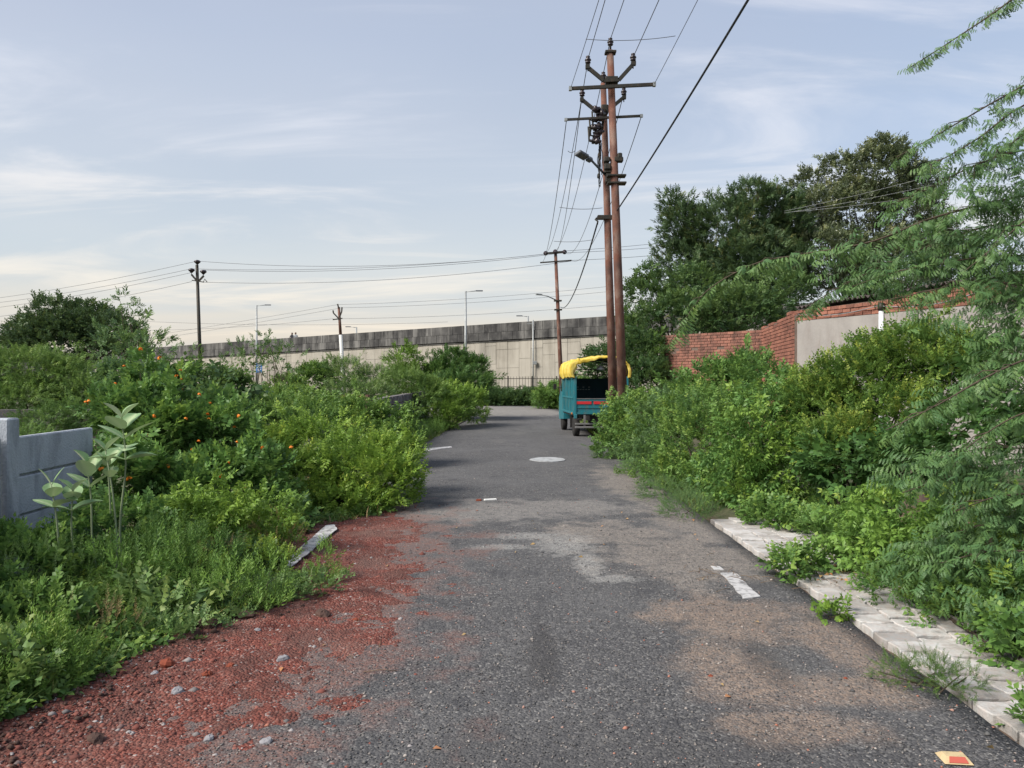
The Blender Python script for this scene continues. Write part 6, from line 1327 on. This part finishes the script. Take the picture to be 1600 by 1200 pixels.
for i in range(14):
    kx = kinds[i % 7]; yy0 = [3.15, 3.9, 3.6, 4.6, 5.0, 5.6, 5.9, 3.6, 4.5, 4.7, 6.9, 6.1, 5.9, 3.3][i]; xx0 = [-2.45, -2.3, -2.3, -2.35, -2.75, -2.25, -2.0, -2.65, -3.2, -2.1, -2.5, -2.75, -1.85, -2.7][i]
    e_ = [((xx0 + rv.uniform(-.05, .05), yy0, .07), (.16, .16, .13)), ((xx0 - .2, yy0 + rv.uniform(-.15, .15), .09), (.15, .15, .15)), ((xx0 + rv.uniform(-.2, .2), yy0 + .2, .08), (.14, .14, .13))]
    verge('leafy_weed', kx[3] + ' weed tuft ' + places[i], e_, kx[0], kx[1], kx[2], cover=2.6, clump=.09, tbase=.45, tip=.25, up=.6)
# grass
def grass(name, lab, n, fx, fy, hgt, m, wid=.004, seed=1):
    rg = np.random.default_rng(seed); x = fx(rg, n); y = fy(rg, n)
    z = np.array([gh(a, c) if (a < -1.9 or a > 2.1) else max(grit_h(a, c), 0) + .004 for a, c in zip(x, y)]) - .01
    hh = hgt * rg.gamma(5, .2, n); a = rg.uniform(0, 6.28, n); b_ = hh * rg.uniform(.15, .9, n); w_ = wid * rg.uniform(.7, 1.4, n) * (1 + y * .05)
    dx, dy = np.cos(a), np.sin(a); px_, py_ = -dy * w_, dx * w_; O = np.stack([x, y, z], 1)
    def pt(t, k): 
        return O + np.stack([dx * b_ * t ** 2 + px_ * k, dy * b_ * t ** 2 + py_ * k, hh * (t - .25 * t * t)], 1)
    V = np.stack([pt(0, -1), pt(0, 1), pt(.5, -.8), pt(.5, .8), pt(1, 0)], 1).reshape(-1, 3)
    Tt = (np.array([(0, 1, 3), (0, 3, 2), (2, 3, 4)])[None] + 5 * np.arange(n)[:, None, None]).reshape(-1, 3)
    t = np.repeat(np.clip(rg.normal(.4, .2, n), 0, 1), 5); TRI[0] += len(Tt)
    tag(link(name, np_mesh(name, V, Tt, M[m], t)), lab, kind='stuff')
def edge_x(y): return np.interp(y, [2.5, 3.3, 3.7, 4.5, 5.0, 5.7, 6.0, 7.9, 8.6, 20], [-2.25, -2.25, -2.12, -1.95, -1.62, -1.5, -2.0, -2.05, -1.5, -2.3])
yy_ = []
def gx(r, n):
    global yy_; yy_ = 1 / (1 / 2.6 + r.uniform(0, 1, n) * (1 / 11 - 1 / 2.6)); return edge_x(yy_) + .05 - np.abs(r.normal(0, .9, n))
grass('grass', 'tangled green and yellowing grass on the left verge', 12000, gx, lambda r, n: yy_, .10, 'grass')
grass('dry_grass', 'dry straw coloured grass near the broken verge edge', 3500, gx, lambda r, n: yy_, .08, 'dry', seed=8)
def gx2(r, n):
    global yy_; yy_ = 1 / (1 / 3.0 + r.uniform(0, 1, n) * (1 / 16 - 1 / 3.0)); e = np.interp(yy_, [3, 3.6, 8.4, 9, 12, 16], [2.5, 2.75, 3.05, 2.5, 2.3, 2.15]); return e + np.abs(r.normal(0, .55, n))
grass('grass', 'short grass under the bushes along the right side', 14000, gx2, lambda r, n: yy_, .10, 'grass', seed=2)
def gx3(r, n):
    global yy_; yy_ = r.uniform(9, 44, n); l = np.array([road_edges(v)[0] for v in yy_]); rr_ = np.array([road_edges(v)[1] for v in yy_]); sd_ = r.uniform(0, 1, n) < .5; q = np.abs(r.normal(0, .5, n)); return np.where(sd_, l - q + .05, rr_ + q - .05)
grass('grass', 'rough grass fringing both sides of the far road', 9000, gx3, lambda r, n: yy_, .17, 'grass', wid=.006, seed=3)
# clover like ground cover
def cover_patch(name, lab, n, fn, m, s=.045, tpl='broad', seed=5, up=.5, tb=.4):
    rg = np.random.default_rng(seed); x, y = fn(rg, n); z = np.array([max(gh(a, c), 0 if a > -3.3 else -1) for a, c in zip(x, y)]) + .012; keep = np.ones(n, bool)
    pos = np.stack([x, y, z], 1); d = rg.normal(0, 1, (n, 3)); d[:, 2] = up + np.abs(d[:, 2]) * .3; V, Tt, tt = scatter(T[tpl], pos, d, s * rg.uniform(.6, 1.4, n), rg.normal(tb, .18, n)); TRI[0] += len(Tt)
    tag(link(name, np_mesh(name, V, Tt, M[m], tt)), lab, kind='stuff')
def fn1(r, n): y = 1 / (1 / 2.7 + r.uniform(0, 1, n) * (1 / 9 - 1 / 2.7)); return edge_x(y) - np.abs(r.normal(0, .8, n)), y
cover_patch('ground_cover', 'small leaved ground cover spread over the left verge', 9000, fn1, 'midgreen', .085, 'broad', up=.6, tb=.45)
def fn2(r, n): y = 1 / (1 / 3.2 + r.uniform(0, 1, n) * (1 / 15 - 1 / 3.2)); e = np.interp(y, [3, 3.6, 8.4, 9, 12, 16], [2.55, 2.8, 3.15, 2.6, 2.4, 2.25]); return e + np.abs(r.normal(0, .7, n)), y
cover_patch('ground_cover', 'small leaved ground cover under the right bushes', 7000, fn2, 'midgreen', .11, 'broad', seed=6, tb=.3)

# ------------------------------------------------------------------ clods, stones and litter
def rock_mesh(seed):
    rnd = random.Random(seed); V = []; n = 8
    for j in range(5):
        for i in range(n):
            a = 2 * math.pi * i / n; e = -math.pi / 2 + math.pi * (j + .5) / 5; k = 1 + .30 * (noise.noise(Vector((math.cos(a) * 1.4, math.sin(a) * 1.4 + j, seed * 3.3)))) + rnd.uniform(-.10, .10); V.append((k * math.cos(a) * math.cos(e), k * math.sin(a) * math.cos(e), k * math.sin(e) * .7))
    Fc = [(j * n + i, j * n + (i + 1) % n, (j + 1) * n + (i + 1) % n, (j + 1) * n + i) for j in range(4) for i in range(n)] + [tuple(range(n))[::-1], tuple(4 * n + i for i in range(n))]
    return V, Fc
for i, (px, py, s_, m, lab, cat) in enumerate([
    (501, 968, .045, 'rock', 'dark earth clod at the right tip of the left verge', 'clod'), (378, 976, .055, 'rock', 'dark earth clod under the pale nettle like weeds', 'clod'), (316, 994, .06, 'rock', 'largest dark clod on the broken verge edge', 'clod'), (300, 1004, .035, 'rock', 'small dark clod beside the largest clod', 'clod'),
    (256, 1053, .038, 'brickbit', 'orange brick fragment on the red grit', 'brick fragment'), (320, 1066, .026, 'brickbit', 'dull brick fragment right of the orange one', 'brick fragment'), (357, 1050, .022, 'brickbit', 'small brick fragment in the middle of the red grit', 'brick fragment'), (142, 1171, .032, 'rock', 'dark lump in the bottom left grit', 'clod'),
    (438, 1038, .032, 'greystone', 'flat grey stone on the right of the red grit', 'stone'), (322, 1163, .024, 'greystone', 'grey stone near the bottom of the red grit', 'stone'), (400, 992, .020, 'greystone', 'white pebble just below the verge edge', 'stone'), (272, 1092, .026, 'greystone', 'pale grey stone in the middle of the grit', 'stone'), (411, 1168, .024, 'greystone', 'grey stone by the asphalt edge at the bottom', 'stone'), (238, 1062, .018, 'greystone', 'small pale stone left of the orange brick fragment', 'stone'),
    (554, 973, .022, 'brickbit', 'bright red brick fragment near the asphalt', 'brick fragment'), (1112, 1061, .014, 'brickbit', 'small orange brick crumb on the right side of the road', 'brick fragment'), (1323, 1063, .010, 'brickbit', 'tiny red crumb right of the sandy patch', 'brick fragment')]):
    g = G(px, py); V, Fc = rock_mesh(i); b = MB(); b.add([(v[0] * s_ * 1.2, v[1] * s_, v[2] * s_) for v in V], Fc); z = max(grit_h(g.x, g.y), 0) + s_ * .35
    o = b.build({'clod': 'earth_clod', 'stone': 'stone'}.get(cat, 'brick_fragment'), M[m], origin=(0, 0, 0)); o.location = (g.x, g.y + s_, z); o.rotation_euler = (random.uniform(-.3, .3), random.uniform(-.3, .3), random.uniform(0, 6)); tag(o, lab, cat)
b = MB(); rw = random.Random(9)
for k in range(46):
    g = G(rw.gauss(1135, 45), rw.gauss(903, 14)) if k < 26 else G(rw.uniform(1250, 1330), rw.uniform(890, 925)) if k < 38 else G(rw.uniform(530, 600), rw.uniform(960, 1060)); a = rw.uniform(0, 3.14); L = rw.uniform(.04, .17); z = .012 + (.03 if g.x > 2.13 else 0)
    b.tube([(g.x, g.y, z), (g.x + math.cos(a) * L * .5, g.y + math.sin(a) * L * .5 + .01, z + .006), (g.x + math.cos(a) * L, g.y + math.sin(a) * L, z)], .0018, 4)
o = b.build('dry_twigs', M['twig']); tag(o, 'dry twigs and stalks scattered on the road and pavers', kind='stuff')
def fn3(r, n): return r.normal(2.62, .22, n), r.normal(5.85, .35, n)
rg = np.random.default_rng(4); n = 60; pos = np.stack([rg.normal(2.45, .14, n), rg.normal(5.85, .25, n), np.full(n, .045)], 1); pos = np.concatenate([pos, np.stack([rg.uniform(-3, 2.1, 50), rg.uniform(3, 9, 50), np.full(50, .018)], 1)]); d = rg.normal(0, 1, (len(pos), 3)); d[:, 2] = .1
V, Tt, tt = scatter([(leaf4(.6, .3)[0], leaf4(.6, .3)[1], np.zeros(5))], pos, d, rg.uniform(.02, .05, len(pos)), rg.uniform(.3, 1, len(pos))); tag(link('fallen_leaves', np_mesh('fallen_leaves', V, Tt, M['dry'], tt)), 'dry brown fallen leaves on the pavers and road', kind='stuff')
print('tris', TRI[0])
